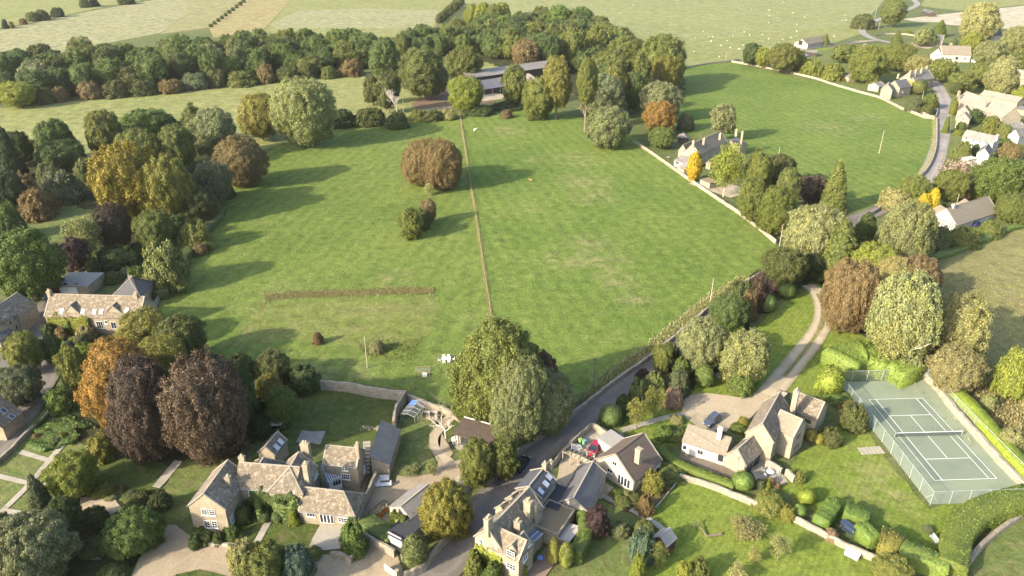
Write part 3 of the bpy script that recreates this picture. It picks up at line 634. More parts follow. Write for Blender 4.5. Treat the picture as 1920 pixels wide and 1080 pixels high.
strip('gravel_drive','1440,742 1470,705 1500,668 1528,632 1543,600 1543,572 1532,548 1515,535',(5.0,4.2),'gravel_track',4)
strip('grass_strip','1536,620 1543,600 1543,575 1534,552',1.2,'meadow_grass',5)
strip('grass_strip','1470,706 1500,670 1526,635 1536,618',.8,'meadow_grass',5)
strip('garden_path','1165,808 1200,798 1240,786 1284,776',1.3,'paving',4)
F('terrace','paving',4,'1400,875 1440,855 1460,880 1478,905 1455,915 1420,905')
F('terrace','courtyard',3,'1280,848 1360,875 1400,890 1395,905 1330,885 1270,860')
F('patio','paving',3,'1060,830 1100,805 1128,800 1150,815 1145,845 1115,865 1075,850')
F('patio','gravel_pale',3,'1042,905 1050,868 1062,850 1090,858 1085,885 1078,905 1062,925')
F('patio','gravel_pale',4,'1060,850 1090,858 1080,885 1052,880')
F('patio','paving',3,'1110,900 1135,905 1150,915 1130,935 1112,940')
strip('garden_path','1144,916 1132,930 1160,945 1195,963 1228,982 1250,1000',1.0,'paving',4)
F('patio','brick',3,'985,1085 1030,1020 1045,1050 1020,1085')
F('road','asphalt',3,'870,875 900,855 885,915 862,945 850,935',.1)
strip('road','780,1120 826,1068 880,1000 925,935 975,876 1035,826 1100,776 1160,733 1212,692 1258,655 1300,622 1345,585 1420,545 1500,510 1560,460 1590,420 1640,398 1690,372 1722,345 1745,318 1758,290 1764,260 1768,225 1771,195 1765,175 1752,155 1735,140',(6.4,6.0),'asphalt_lane',4)
strip('road','1728,342 1745,318 1757,290 1765,255 1769,222 1772,195 1765,175 1752,155 1735,140 1722,125',(6.6,6.6),'village_lane',5)
strip('road','1700,86 1660,78 1635,72 1618,62 1617,52 1630,44 1650,36 1690,22 1720,8 1700,-8',6.0,'village_lane',4)
strip('road','1450,110 1500,94 1560,86 1600,80 1640,76',5,'village_road',3)
F('gravel_drive','gravel_pale',4,'1708,80 1750,79 1765,84 1740,92 1715,88')
strip('road','-20,860 20,815 55,770 78,728 92,700 88,676 70,650 62,620 75,590 95,562 110,548',4.6,'asphalt_lane',4)
F('road','asphalt',3,'0,640 30,630 60,660 40,690 0,690')
F('gravel_drive','gravel_pale',4,'0,545 40,548 60,565 85,560 85,548 40,540 0,530')
for s in ('7,957 50,915 90,868 132,818 148,800','38,848 90,864 118,872','-20,890 20,899 44,905','0,958 55,966','44,905 100,912'): strip('garden_path',s,1.05,'paving',4,3)
F('rubble_bed','gravel_pale',3,'150,935 215,930 230,955 190,975 150,960')
F('patio','brick',3,'140,1020 180,1010 190,1050 160,1052')
F('gravel_drive','gravel_pale',4,'1290,345 1330,335 1385,350 1400,362 1370,372 1340,362',.1)
# ------------------------------------------------------------------ trees, one line each: box in the photograph, kind, colour
trees('''
65 223 140 302 round mid | mid green round tree at the left end of the strip pasture
161 207 231 292 round olive | olive round tree behind the golden beech, near the strip pasture fence
225 205 322 272 round green | wide green tree right of the olive round tree behind the golden beech
300 225 352 275 bush vdark | dark low thorn between the green tree and the bare grey ash
333 194 392 268 cone olive | olive pine standing up behind the golden beech
357 205 438 290 round grey | grey green ash with thin top behind the brown copper tree
448 176 526 256 round autumn | orange and green tree leaning on the big grey lime by the pasture
512 148 627 270 beech pale .06 | biggest pale lime tree at the top edge of the left paddock
172 270 292 412 round gold | huge golden beech in the left garden, yellow on its left side
262 290 364 412 round autumn | orange topped beech right of the golden beech
215 245 302 325 round ogreen | olive gold tree top behind the golden beech
295 235 362 315 round olive | tall olive tree between the golden beech and the paddock
398 253 496 347 beech brown | rounded coppery brown beech on the left paddock edge
360 305 432 382 round dgrey | dark grey green tree below the coppery brown beech
335 350 404 415 round dolive | dark olive tree on the paddock hedge below the grey green tree
175 382 240 466 round dcopper .08 | purple brown tree in front of the golden beech
122 405 184 474 airy pale .25 | thin pale green tree with a white seat round its trunk
110 445 164 506 round purple | small dark purple plum tree beside the big left lime
256 395 320 470 round olive | round olive green tree on the left garden lawn edge
308 400 362 448 bush dark | dark shrub joining the olive tree and the paddock hedge
332 412 396 468 bush ogreen | yellow green bush at the corner of the left paddock hedge
296 425 336 470 bush dolive | small dark bush between the olive tree and the yellow green bush
262 456 354 545 bush olive | large olive thicket above the stone farmhouse
-10 430 118 560 round green .06 | big green lime on the left edge above the flat roofed garage
-8 380 36 440 round green | green tree cut by the left edge beside the goal
35 355 102 410 bush brown | brown olive hedge bush behind the football goal
78 318 152 378 bush dgrey | grey green thicket right of the brown hedge bush
18 325 72 372 bush brown | russet scrub in the left thicket under the dark spruce
-20 322 42 392 round vdark | near black round tree cut by the left edge
-10 236 38 335 cone vdark | dark spruce at the left edge of the strip pasture
74 262 152 318 round dark | dark green tree below the mid green round tree
70 305 116 345 bush dolive | brown green bush under the dark green tree
136 298 182 350 bush olive | olive bush left of the golden beech foot
4 245 62 305 round dark | dark tree on the left edge of the strip pasture
-6 398 46 450 bush dark | dark scrub left of the football goal
185 335 232 375 bush dolive | dark bush under the left side of the golden beech
400 330 440 372 bush dark | dark bush at the foot of the coppery brown beech
180 458 262 500 bush dark | dark hedge shrubs below the purple brown tree
240 500 275 545 bush green | green bush in front of the large olive thicket
160 480 190 515 bush dark | dark bush beside the purple plum tree
195 508 232 530 bush dolive | low dull bush beside the dark green jeep
224 500 246 516 bush pale | low pale bush on the dry lawn above the farmhouse
360 455 388 478 bush brown | pinkish brown bush on the left paddock hedge
620 205 668 238 bush dark | dark thorn bush on the hedge at the top of the left paddock
660 202 722 235 bush dolive | dull olive hedge bush beside the dead tree
720 210 768 240 bush dolive | low bush at the foot of the dead tree
768 205 795 226 bush ogreen | small yellow green hedge bush near the muddy yard
790 206 830 226 bush dolive | dull hedge bush below the muddy yard
826 205 858 224 bush straw | straw coloured bush at the head of the dividing fence
870 196 925 216 bush dark | dark low bush below the left barn tree
920 188 985 206 bush vdark | near black hedge under the barn trees
936 206 962 221 bush brown | lone brown bramble mound at the top of the right paddock
689 70 747 150 oval mid .1 | tall mid green tree in front of the long wood
749 88 838 178 round olive | broad olive lime left of the long barn
837 88 908 150 round ogreen | brownish olive oak behind the left end of the barn
680 141 714 192 round dolive | dark olive thorn beside the dead tree
702 135 752 205 round dolive | dull green tree behind the dead tree
842 143 906 206 round yg | bright yellow green round tree in front of the barn
938 122 992 192 round ogreen | yellow olive round tree hiding the middle of the barn
980 145 1040 224 oval ogreen .02 | dense egg shaped tree standing in the right paddock corner
1015 107 1074 204 oval autumn .18 | tall golden tree behind the egg shaped tree
1080 108 1122 196 oval olive .38 | slim tree with a long bare trunk at the wood edge
1090 140 1168 220 round grey .04 | hazy grey olive tree below the slim bare trunk
1102 200 1185 276 round grey .03 | large round grey green whitebeam in the right paddock
1201 155 1278 222 round grey | grey green tree behind the orange maple
1206 190 1266 246 round orange | bright orange maple by the paddock wall
1220 237 1266 276 round green | green tree below the orange maple
1332 194 1381 252 round grey .2 trunk_pale | lone round pale tree on the field edge behind the long cottage
1270 212 1302 244 bush dgrey | grey green bush between the maple and the cottage
1052 50 1100 122 round ogreen | brown olive tree in the clump above the barn
1090 47 1140 114 round ogreen | taller olive tree in the clump above the barn
1135 50 1188 104 round olive | olive tree on the outer edge of the wood by the sheep pasture
1140 68 1212 135 round ogreen | yellow olive tree on the wood shoulder by the sheep pasture
1192 66 1284 160 round ogreen .04 | great domed beech at the right end of the wood
1172 98 1222 180 round olive | olive tree left of the great domed beech
1220 104 1280 172 round autumn | orange tinged beech under the great domed beech
1132 107 1178 184 round olive | olive tree in the middle of the right wood face
1134 130 1178 206 round autumn | yellowing tree at the foot of the right wood face
1172 135 1212 205 round dark | dark tree in the hollow under the domed beech
1212 142 1258 182 thin pink .05 | bare pinkish tree under the domed beech
1010 65 1054 128 round dark | dark green tree right of the brown orange oak behind the barn
960 74 1014 130 round brown | brown orange oak behind the middle of the barn
976 50 1012 90 round ogreen | small yellowing tree above the brown orange oak
1025 10 1072 60 oval fresh | fresh green tree on top of the wood near the sheep
1066 12 1120 50 round fresh | fresh green round tree at the top of the sheep pasture edge
1070 33 1112 64 round yg | yellow green tree below the fresh green tops
1098 30 1142 62 round olive | small olive tree beside the sheep pasture shadow
996 12 1030 50 round olive | olive tree at the top left of the fresh green tops
868 8 898 48 oval yg | leftmost yellow green tree of the row by the lane hedge
888 4 920 50 oval yg | second yellow green tree of the row by the lane hedge
908 8 946 52 oval ogreen | third, duller tree of the row by the lane hedge
924 5 958 46 oval yg | last yellow green tree of the row by the lane hedge
747 262 832 345 beech brown .02 | big brown spreading thorn in the middle of the left paddock
790 262 866 355 beech brown .02 | second half of the brown thorn clump, nearest the fence
793 342 813 366 thin straw .02 | pale dead shrub at the foot of the brown thorn clump
746 390 793 447 round ogreen .02 | dull olive bushy tree in the left paddock below the brown thorn
784 373 818 420 round brown .02 | russet bushy tree behind the dull olive bushy tree
774 390 806 430 bush dolive | small green bush between the olive and russet bushy trees
691 637 722 662 bush buff | low buff bramble near the telephone pole
585 622 606 645 bush rust | low reddish bramble in the tree shadow of the left paddock
1288 284 1317 340 flame yellow | golden yellow conifer in front of the long cottage
1335 270 1392 350 airy yg .22 trunk_pale | white trunked birch in front of the long cottage
1398 282 1448 368 oval ogreen .1 | tall yellow olive birch right of the white trunked one
1430 290 1490 348 round dolive | dark brown green tree behind the birches
1452 315 1500 398 oval olive .06 | tall olive poplar on the right of the birches
1383 335 1442 412 round ogreen | olive birch in the corner below the cottage drive
1425 350 1492 436 round ogreen | olive brown tree at the right corner of the paddock
1495 328 1550 380 round dcopper | dark purple tree beside the tall conifer
1542 302 1592 396 cone ogreen | tall lone conifer on the edge of the upper right field
1472 382 1582 500 willow pale | pale weeping willow at the road bend
1540 412 1612 525 cone olive | yellow green conifer right of the weeping willow
1598 398 1652 465 cone dark | dark conifer behind the big grey tree
1645 378 1752 502 round grey .04 | big grey green tree right of the dark conifer
1590 455 1682 540 round yg | yellow green tree in front of the dark conifer
1430 465 1510 540 round dolive | brown green tree at the corner of the right paddock
1500 475 1548 525 round vdark | dark tree in the gap below the willow
1545 488 1646 622 beech rust .03 | copper red beech beside the gravel drive
1640 480 1704 560 round buff | buff topped tree behind the copper red beech
1680 478 1765 560 round rust .1 | russet topped tree behind the pale tennis court trees
1632 505 1762 672 round pale .14 trunk_pale | great pale ash above the tennis court hedge
1735 555 1852 680 round straw .06 | great straw coloured tree on the right of the pale ash
1740 645 1836 735 round buff .03 | buff tree at the far corner of the tennis court
1648 560 1712 676 airy straw .20 trunk_pale | slender birch with leaning white trunk behind the tennis court
1738 352 1760 408 flame yellow | bright yellow conifer left of the half timbered bungalow
1718 362 1744 410 flame yellow | second bright yellow conifer, stouter, left of the half timbered bungalow
1708 372 1734 410 bush ogreen | olive yellow shrub beside the bright yellow conifers
1760 298 1828 348 thin pink .08 | rosy pink tree on the village road bend
1755 320 1816 372 round ogreen | olive brown tree below the rosy pink tree
1782 345 1818 376 bush rust | dark red bush behind the half timbered bungalow
1680 328 1742 384 round ogreen | brown olive tree hiding the road bend
1832 294 1925 375 round green | big green tree above the half timbered bungalow
1815 340 1848 372 bush ogreen | yellow bush at the back of the half timbered bungalow
1872 362 1935 415 round olive | olive tree at the right gable of the half timbered bungalow
1872 268 1914 300 bush brown | brown red bush below the slate roofed cottages
1900 305 1940 360 round yg | yellow green tree at the right edge above the bungalow
1775 424 1838 462 bush olive | olive bushes in front of the half timbered bungalow
1835 412 1880 444 bush olive | olive bush on the bank right of the parked car
1650 352 1705 392 bush straw | straw coloured bush between the upper field and the road
1740 425 1782 470 bush dgrey | grey bush left of the bungalow garden
1808 5 1874 80 round straw .03 | huge pale cream tree over the village
1802 60 1842 98 oval yg | yellow green tree below the huge pale cream tree
1750 38 1777 68 cone green | small dark conifer by the pale field
1714 52 1756 84 round pale | pale spreading tree above the white house drive
1654 -4 1698 46 oval olive | tall olive tree group top by the village lane
1598 26 1640 54 bush dolive | dark lane hedge bush on the inside of the bend
1668 58 1694 98 cone olive | pointed conifer by the village green
1592 84 1662 150 round ogreen | olive tree above the slate terrace
1560 82 1605 115 round olive | olive tree by the small lawn above the field wall
1652 82 1720 130 round ogreen | yellow olive tree between the terrace and the green
1698 104 1748 140 round buff | buff tree behind the terrace chimneys
1436 82 1498 132 round ogreen | olive thicket left of the open barn
1394 80 1432 120 round dark | dark tree at the corner of the upper field
1416 88 1448 124 round yg | yellow green tree at the corner of the upper field
1476 95 1510 132 round olive | olive tree under the open barn
1744 110 1792 150 round ogreen | olive tree below the white house
1780 134 1830 170 round olive | round olive tree across the road from the slate terrace
1814 118 1862 160 round ogreen | olive tree right of the white house garden
1850 106 1908 182 oval pale .05 | pale willow like tree above the long pale roof
1828 78 1888 128 round pale | pale tree right of the white house
1872 50 1935 112 round pale | large pale tree at the right edge behind the village
1888 100 1935 140 round olive | olive tree at the right edge by the pale gabled house
1885 160 1935 190 bush yg | yellow green bushes at the right edge over the long pale roof
1711 148 1738 178 ball dolive | dark clipped yew dome in front of the slate terrace
1540 64 1556 86 cone ogreen | small conifer at the end of the open barn
1540 118 1585 150 bush ogreen | yellow green bushes behind the field wall
1500 112 1545 140 bush yg | yellow bushes in the field edge garden
1625 138 1650 162 bush olive | olive bush left of the slate terrace
1690 150 1720 170 bush yellow | yellow bush before the slate terrace
1725 175 1760 205 bush olive | bushes above the blue car
1700 180 1728 210 bush dgrey | grey green bushes on the field corner
1728 196 1750 214 bush dolive | dark clipped bush beside the blue car
1815 205 1845 232 bush dark | dark green shrub beside the twin gabled cottage
1840 218 1880 250 bush ogreen | olive shrubs below the long pale roof
1788 265 1822 300 bush olive | olive bush before the white slate cottage
1820 270 1838 292 bush dark | dark shrub before the white slate cottage
1782 185 1796 215 bush ogreen | roadside shrub by the long pale roof
1785 128 1800 150 bush lime | lime green shrub on the village corner
1780 152 1805 174 round dolive | dull tree at the road end of the long pale roof
1870 232 1895 262 bush olive | olive bush between the white slate cottages
1828 200 1842 212 bush yellow | yellow shrub against the long pale roof
1768 218 1782 250 bush ogreen | grassy bush on the roadside bank
''')
trees('''
220 581 312 652 round autumn | orange green tree at the right end of the stone farmhouse
287 592 382 680 round dolive | dark olive tree on the left paddock corner
152 632 285 800 beech orange .02 | great orange beech left of the copper beeches
240 628 345 730 beech autumn .02 | orange beech crown behind the copper beeches
204 668 330 866 beech dcopper .04 | left one of the two great dark copper beeches
306 668 466 868 beech copper .04 | right one of the two great dark copper beeches
108 645 158 735 round ogreen | yellow olive tree left of the great orange beech
140 642 188 708 round lime | bright lime green tree left of the great orange beech
15 620 76 695 round ogreen | brown green tree in the bend of the left lane
76 625 114 678 round mid | mid green tree before the stone farmhouse
0 685 76 758 round dgrey | grey green tree beside the left lane
86 725 136 774 bush green | dark green bush right of the left lane
140 610 180 640 bush buff | buff shrub in the farmhouse garden
110 640 142 665 bush blue | grey blue shrub in the farmhouse garden
172 635 208 668 bush olive | olive shrub behind the lime green tree
102 612 126 634 bush rust | rusty shrub by the farmhouse wall
78 606 100 630 bush dark | dark clipped shrub at the farmhouse corner
138 625 165 650 bush dgrey | grey shrub under the buff shrub of the farmhouse
480 657 542 722 round dolive | dark olive tree in the left paddock bottom corner
535 682 600 735 bush dark | dark hedge bush at the end of the pale garden wall
478 700 528 752 round autumn | orange green tree over the dark garden
498 727 560 795 round fresh | bright green tree on the dark garden lawn
405 685 480 800 round dark | dark tree right of the copper beeches
455 770 520 820 bush vdark | near black yew at the back of the manor
420 660 480 710 bush dolive | olive bush above the dark tree right of the copper beeches
465 745 500 790 bush vdark | near black bush left of the bright green tree
520 690 552 720 bush olive | olive bush behind the pale garden wall end
846 598 1012 794 beech ogreen .02 | great yellow olive lime at the foot of the dividing fence
952 655 1045 760 round copper .1 | brown topped tree between the lime and the silver birches
912 672 1024 836 beech grey .02 | left silvery tree by the road below the paddocks
958 690 1074 812 beech grey .02 | right silvery tree by the road below the paddocks
848 715 912 792 round ogreen .02 | yellow olive lower boughs left of the great lime
1268 595 1358 692 round pale .03 | left one of two large pale shrubs by the road garden
1345 618 1444 718 round pale .05 | round pale green tree on the drive lawn
1330 550 1402 616 round mid .03 | green bushy tree at the bend of the road
1362 525 1420 580 bush dolive | olive bush above the green bushy tree
1402 510 1444 580 bush dcopper | dark purple shrub above the drive lawn
1385 545 1420 600 bush rust | rusty shrub beside the dark purple one
1425 552 1456 586 ball mid | green ball shrub on the drive lawn edge, lower of two
1460 528 1492 560 ball mid | green ball shrub on the drive lawn edge, upper of two
1440 500 1480 545 bush purple | purple shrub in the dark corner of the drive lawn
1225 645 1262 695 round ogreen | yellow olive tree beside the road
1262 668 1298 708 bush green | green bush below the large pale shrub
1304 683 1338 726 egg mid | dark green clipped cone on the drive lawn
1364 698 1412 740 bush green | green shrub at the foot of the round pale green tree
1206 695 1252 742 bush olive | left one of two olive shrubs by the turning circle
1246 692 1298 740 bush dgrey | right one of two olive shrubs by the turning circle
1243 726 1282 764 bush pink | pinkish grey dried shrub by the turning circle
1178 710 1214 756 bush dark | dark shrub beside the road
1210 724 1248 780 thin ogreen .12 | thin yellowing tree beside the pinkish shrub
1124 757 1170 800 ball dark | dark green dome at the garden corner beside the road
1176 748 1216 794 thin autumn .28 | small orange tree with a bare stem on the verge
1155 738 1180 768 bush dark | dark bush between road and dark green dome
1192 690 1218 714 bush purple | small purple bush on the road edge
1240 640 1275 672 bush olive | olive bush above the yellow olive roadside tree
1240 798 1290 826 hedgeball green | low green clipped bush by the bungalow gable
1532 683 1582 742 egg lime | yellow conifer dome at the tennis court corner
1540 728 1602 758 bush green | green laurel bush below the yellow conifer dome
1575 753 1630 806 bush dolive | dull rust and green shrub beside the tennis fence
1574 750 1608 778 bush rust | rusty shrub beside the tennis fence
1596 780 1628 808 bush dolive | dark round shrub by the tennis steps
1540 800 1580 836 bush dolive | dark bush on the lawn behind the stone house
1510 803 1534 828 egg autumn | left yellow clipped ball behind the stone house
1527 812 1545 834 egg autumn | right yellow clipped ball behind the stone house
1872 650 1930 745 bush yg | yellow green bush on the right edge of the meadow
1838 738 1870 768 bush pale | pale scrub bush behind the tennis hedge
1870 800 1925 850 bush pale | pale scrub bush at the right edge behind the hedge
1815 690 1850 722 bush straw | straw scrub bush by the tennis court trees
-30 958 128 1110 willow grey .03 | large silvery willow in the bottom left corner
190 945 302 1045 round green .03 | glossy dark green maple beside the gravel forecourt
88 848 178 935 round yg .03 | bright yellow green tree above the kitchen garden
47 885 90 965 cone dgrey | grey spruce beside the kitchen garden paths
165 812 212 864 bush autumn | orange shrub below the great orange beech
88 930 152 1008 round dark | dark tree behind the silvery willow
277 918 318 960 bush dolive | dark mound shrub at the foot of the stone steps
238 918 282 946 bush dolive | low olive shrubs on the bank above the rubble bed
165 905 215 930 bush autumn | yellow flowering shrubs along the dark lawn
185 1050 240 1090 bush dolive | dull shrub on the gravel edge at the bottom left
-10 960 26 1002 bush vdark | dark bush cut by the left edge below the kitchen garden
150 1005 200 1045 bush dolive | dull shrubs between willow and maple
148 948 200 990 bush dolive | shrubs behind the glossy maple
160 820 195 850 bush blue | grey blue shrub at the top of the kitchen garden
437 1012 538 1120 round ogreen .02 | olive tree cut by the bottom edge below the manor
430 1010 480 1100 round straw .02 | pale yellow bough tree left of the olive bottom edge tree
524 1024 588 1105 round blue .02 | dark bluish tree cut by the bottom edge below the manor
780 896 888 1010 round autumn .02 | round yellow hornbeam beside the road gate
752 1000 804 1066 egg dolive | dark brown green dome shrub at the gateway
862 825 928 912 round ogreen .03 | left yellow green lime by the summer house
912 822 975 900 round olive .03 | right olive lime by the summer house
636 970 686 1040 bush green | ivy mound on the terrace wall before the manor
568 1024 604 1050 bush ogreen | low yellow olive shrub beside the forecourt steps
352 1000 378 1030 bush dark | dark shrub at the left corner of the manor border
370 992 402 1022 bush dolive | olive shrub in the manor gable border
396 994 424 1022 bush dark | green shrub in the manor gable border
418 985 450 1015 bush green | green shrub at the right end of the manor gable border
424 1008 446 1020 bush yellow | low yellow shrub in front of the manor gable border
440 948 470 982 bush green | rounded shrub in the manor inner corner
455 930 480 960 bush dark | dark climber bush in the manor inner corner
484 955 508 980 egg dark | left clipped dome flanking the manor garden path
508 955 534 980 egg dark | right clipped dome flanking the manor garden path
540 955 562 985 bush yg | yellow green shrub against the manor front
1096 948 1144 1010 round purple .04 | round dark purple plum beside the slate barn
1026 1008 1050 1058 egg autumn | golden clipped conifer, left of the pair
1048 1016 1076 1066 egg ogreen | olive clipped conifer, right of the pair
1184 972 1234 1012 bush olive | yellow green shrub above the blue green one
1178 992 1230 1055 bush blue | blue green shrub left of the garden shed
1182 1040 1212 1090 bush yg | yellow green hedge bush at the bottom by the shed
1220 1020 1252 1060 thin ogreen .25 | little apple tree before the garden shed
1268 1050 1302 1092 bush yg | yellow shrub at the bottom of the bright lawn
1290 1042 1334 1090 bush olive | olive shrub at the bottom of the bright lawn
1366 964 1434 1012 thin buff .12 | spreading buff apple tree on the bright lawn
1444 1000 1484 1044 thin pale .3 | little pale apple tree on the bright lawn
1402 1025 1428 1052 thin straw .3 | smallest thin tree on the bright lawn
1364 1054 1402 1092 thin straw .1 | straw coloured shrub tree at the bottom of the bright lawn
1372 882 1414 920 ball fresh | bright green ball at the end of the long low hedge
1414 918 1476 966 bush ogreen | olive shrubs spilling over the garden wall
1462 946 1492 976 bush autumn | orange yellow shrub on the garden wall
1428 897 1450 912 bush autumn | small orange tinged flowering shrub by the terrace
1495 913 1530 946 ball lime | bright lime topiary ball on the tennis lawn
1486 944 1514 970 ball fresh | smaller green topiary ball by the garden wall
1545 990 1575 1015 bush pink | pinkish shrub growing through the garden wall
1488 882 1512 905 bush ogreen | low olive shrub at the end of the terrace wall
1635 1034 1708 1105 round ogreen .04 | yellowish tree at the bottom by the big hedge
1730 983 1752 1000 bush dgrey | small grey bush inside the big hedge
1205 880 1245 925 bush autumn | orange border shrub beside the modern house
1195 925 1230 965 bush rust | rusty border shrub beside the bright lawn
1150 925 1185 950 bush olive | olive border shrub beside the stepping stone path
1225 870 1290 900 bush olive | border shrub in the stone rockery
1172 920 1205 945 bush dolive | dull border shrub in front of the modern house
1145 975 1182 1008 bush dgrey | grey green bush right of the dark purple plum
870 1040 905 1085 bush ogreen | yellow green hedge at the cottage gate by the road
905 1050 945 1095 bush green | garden bush before the cottage gable
1336 805 1366 828 bush dark | green shrub beside the bungalow chimney
1384 780 1404 800 bush autumn | yellow clipped bush by the gravel drive
1370 792 1400 812 bush green | green clipped bush by the gravel drive
1255 775 1282 795 bush buff | buff shrub beside the garden path
1225 796 1262 826 bush fresh | bright green shrub above the long low hedge
780 925 800 950 bush dgrey | small grey shrub at the corrugated shed
752 868 790 892 thin pale .05 | thin rose bushes in the middle of the gravel loop
796 862 820 890 thin pale .05 | thin shrub at the tip of the gravel loop lawn
705 845 728 870 bush dark | dark bush at the foot of the outbuilding steps
'''.replace('hedgeball','bush'))
# russet thorns and bushes along the near edge of the long wood
for i,(a,b,c,d,k) in enumerate([(56,165,100,194,'dolive'),(92,163,128,190,'brown'),(147,153,190,185,'brown'),(190,150,242,182,'dolive'),(240,148,292,178,'dolive'),(295,148,342,174,'brown'),(338,136,388,167,'dgrey'),(385,130,424,162,'dolive'),(420,132,484,160,'ogreen'),(480,120,517,155,'brown'),(515,125,560,152,'dolive'),(558,118,594,148,'dolive'),(600,124,632,147,'ogreen'),(634,110,682,142,'rust')]):
    p,r,h=solve(a,b,c,d,0); plant(p,r,h,'bush',k,{'rust':'russet thorn bush on the near edge of the long wood','brown':'faded brown bush on the near edge of the long wood','dgrey':'grey green bush on the near edge of the long wood','dolive':'dark olive bush on the near edge of the long wood','ogreen':'yellow olive bush on the near edge of the long wood'}[k],group='bushes along the long wood')
trees('''0 153 62 198 round yg | bright yellow green tree at the left end of the long wood''')
CN={'mid':'mid green','dark':'dark green','olive':'olive green','dolive':'dull olive','grey':'grey green','brown':'faded brown','green':'plain green','ogreen':'yellowing olive','yg':'yellow green','rust':'russet','dgrey':'dusky grey green','fresh':'fresh green','vdark':'near black'}
wood('-150,207 0,193 160,180 480,153 640,138 700,128 700,102 560,95 300,112 0,150 -150,165',13.6,(10.5,19.5),(5.6,9.4),['mid','mid','dark','dolive','olive','grey','green','green','mid','olive'],lambda c,q:CN[c]+' tree packed among others in the long wood across the upper left','trees of the long wood',11)
wood('720,118 800,108 905,108 985,120 1060,128 1180,190 1180,100 1080,60 1000,55 900,60 860,75 760,95',14.0,(10.5,18.5),(5.6,9.0),['mid','dark','dolive','olive','olive','ogreen','green','mid'],lambda c,q:CN[c]+' tree packed among others in the wood above the barn','trees of the wood above the barn',12)
for i,t in enumerate([(3,36,14,54,'vdark'),(50,22,72,40,'dolive'),(66,18,92,38,'dolive'),(95,14,118,32,'vdark'),(148,-4,168,14,'dark'),(165,-3,184,12,'vdark'),(222,-6,252,8,'dark'),(16,40,26,52,'brown'),(36,34,50,46,'brown')]):
    p,r,h=solve(*t[:4],0); plant(p,r,h,'bush',t[4],CN[t[4]]+' hedgerow bush far out in the top left fields',group='far hedgerow bushes')
for i,x in enumerate(range(0,9)):
    t=i/8; cx=864-40*t; cyy=1+34*t
    p,r,h=solve(cx-8,cyy-9,cx+8,cyy+8,0); plant(p,r,h,'bush','dolive','dull bush of the lane hedge climbing to the top of the picture',group='bushes of the far lane hedge')
for i in range(10):
    t=i/9; p,r,h=solve(395+62*t-4,48-46*t-4,395+62*t+4,48-46*t+3,0); plant(p,r,h,'bush','dolive','small dull bush on the bank between the stubble and tan fields',group='bushes on the far field bank')

rv=random.Random(21)
for poly_,nn in (('1560,100 1700,86 1745,120 1690,150 1640,140 1570,125',16),('1780,120 1920,100 1940,180 1850,175 1790,160',16),('1785,240 1800,205 1880,240 1915,250 1915,300 1860,300 1790,300',16),('1420,112 1500,104 1600,140 1640,165 1560,150 1450,122',14),('1690,60 1760,66 1860,50 1900,80 1840,100 1720,90',12),('1700,400 1760,420 1900,410 1920,390 1860,350 1780,380',10)):
    PP=[at(x,y) for x,y in parse(poly_)]; xs=[p.x for p in PP]; ys=[p.y for p in PP]; c_=0
    while c_<nn:
        q=(rv.uniform(min(xs),max(xs)),rv.uniform(min(ys),max(ys)))
        if inpoly(q,PP):
            cc=rv.choice(['olive','ogreen','yg','green','dgrey','pale']); c_+=1
            plant(Vector((q[0],q[1],0)),rv.uniform(1.2,2.8),rv.uniform(1.6,4.2),'bush',cc,{'olive':'olive','ogreen':'yellowing olive','yg':'yellow green','green':'plain green','dgrey':'dusky grey green','pale':'pale grey'}[cc]+' small garden shrub among others between the village houses',group='small shrubs of the village gardens')

for poly_,nn,lab_,grp_ in (('1138,925 1160,918 1215,955 1205,968 1165,955',16,'small border shrub in the bed before the chalet bungalow','border shrubs before the chalet bungalow'),('1245,888 1282,890 1235,935 1222,925',10,'low rockery plant beside the bright lawn edging','rockery plants beside the bright lawn'),('55,830 140,785 160,800 100,850',22,'leafy vegetable clump in the kitchen garden','vegetable clumps of the kitchen garden'),('168,905 225,915 300,950 290,965 225,945 170,925',14,'small border plant on the bank under the dark lawn','border plants of the bank'),('365,990 470,985 470,1012 372,1010',12,'small plant in the border under the manor gable','plants of the manor gable border'),('1415,900 1480,910 1485,925 1430,925',8,'small plant in the border below the stone house terrace','plants below the stone house terrace'),('1100,985 1180,985 1175,1005 1110,1010',8,'small plant along the cottage lawn edge beside the plum','plants of the cottage lawn edge'),('70,600 150,605 190,625 175,660 110,640',14,'small shrub in the farmhouse front garden','small shrubs of the farmhouse garden')):
    PP=[at(x,y) for x,y in parse(poly_)]; xs=[p.x for p in PP]; ys=[p.y for p in PP]; c_=0; cc=['green','olive','yg','dgrey','ogreen','pale','rust']
    while c_<nn:
        q=(rv.uniform(min(xs),max(xs)),rv.uniform(min(ys),max(ys)))
        if inpoly(q,PP): c_+=1; plant(Vector((q[0],q[1],0)),rv.uniform(.4,1.0),rv.uniform(.5,1.4),'bush',rv.choice(cc),lab_,group=grp_)
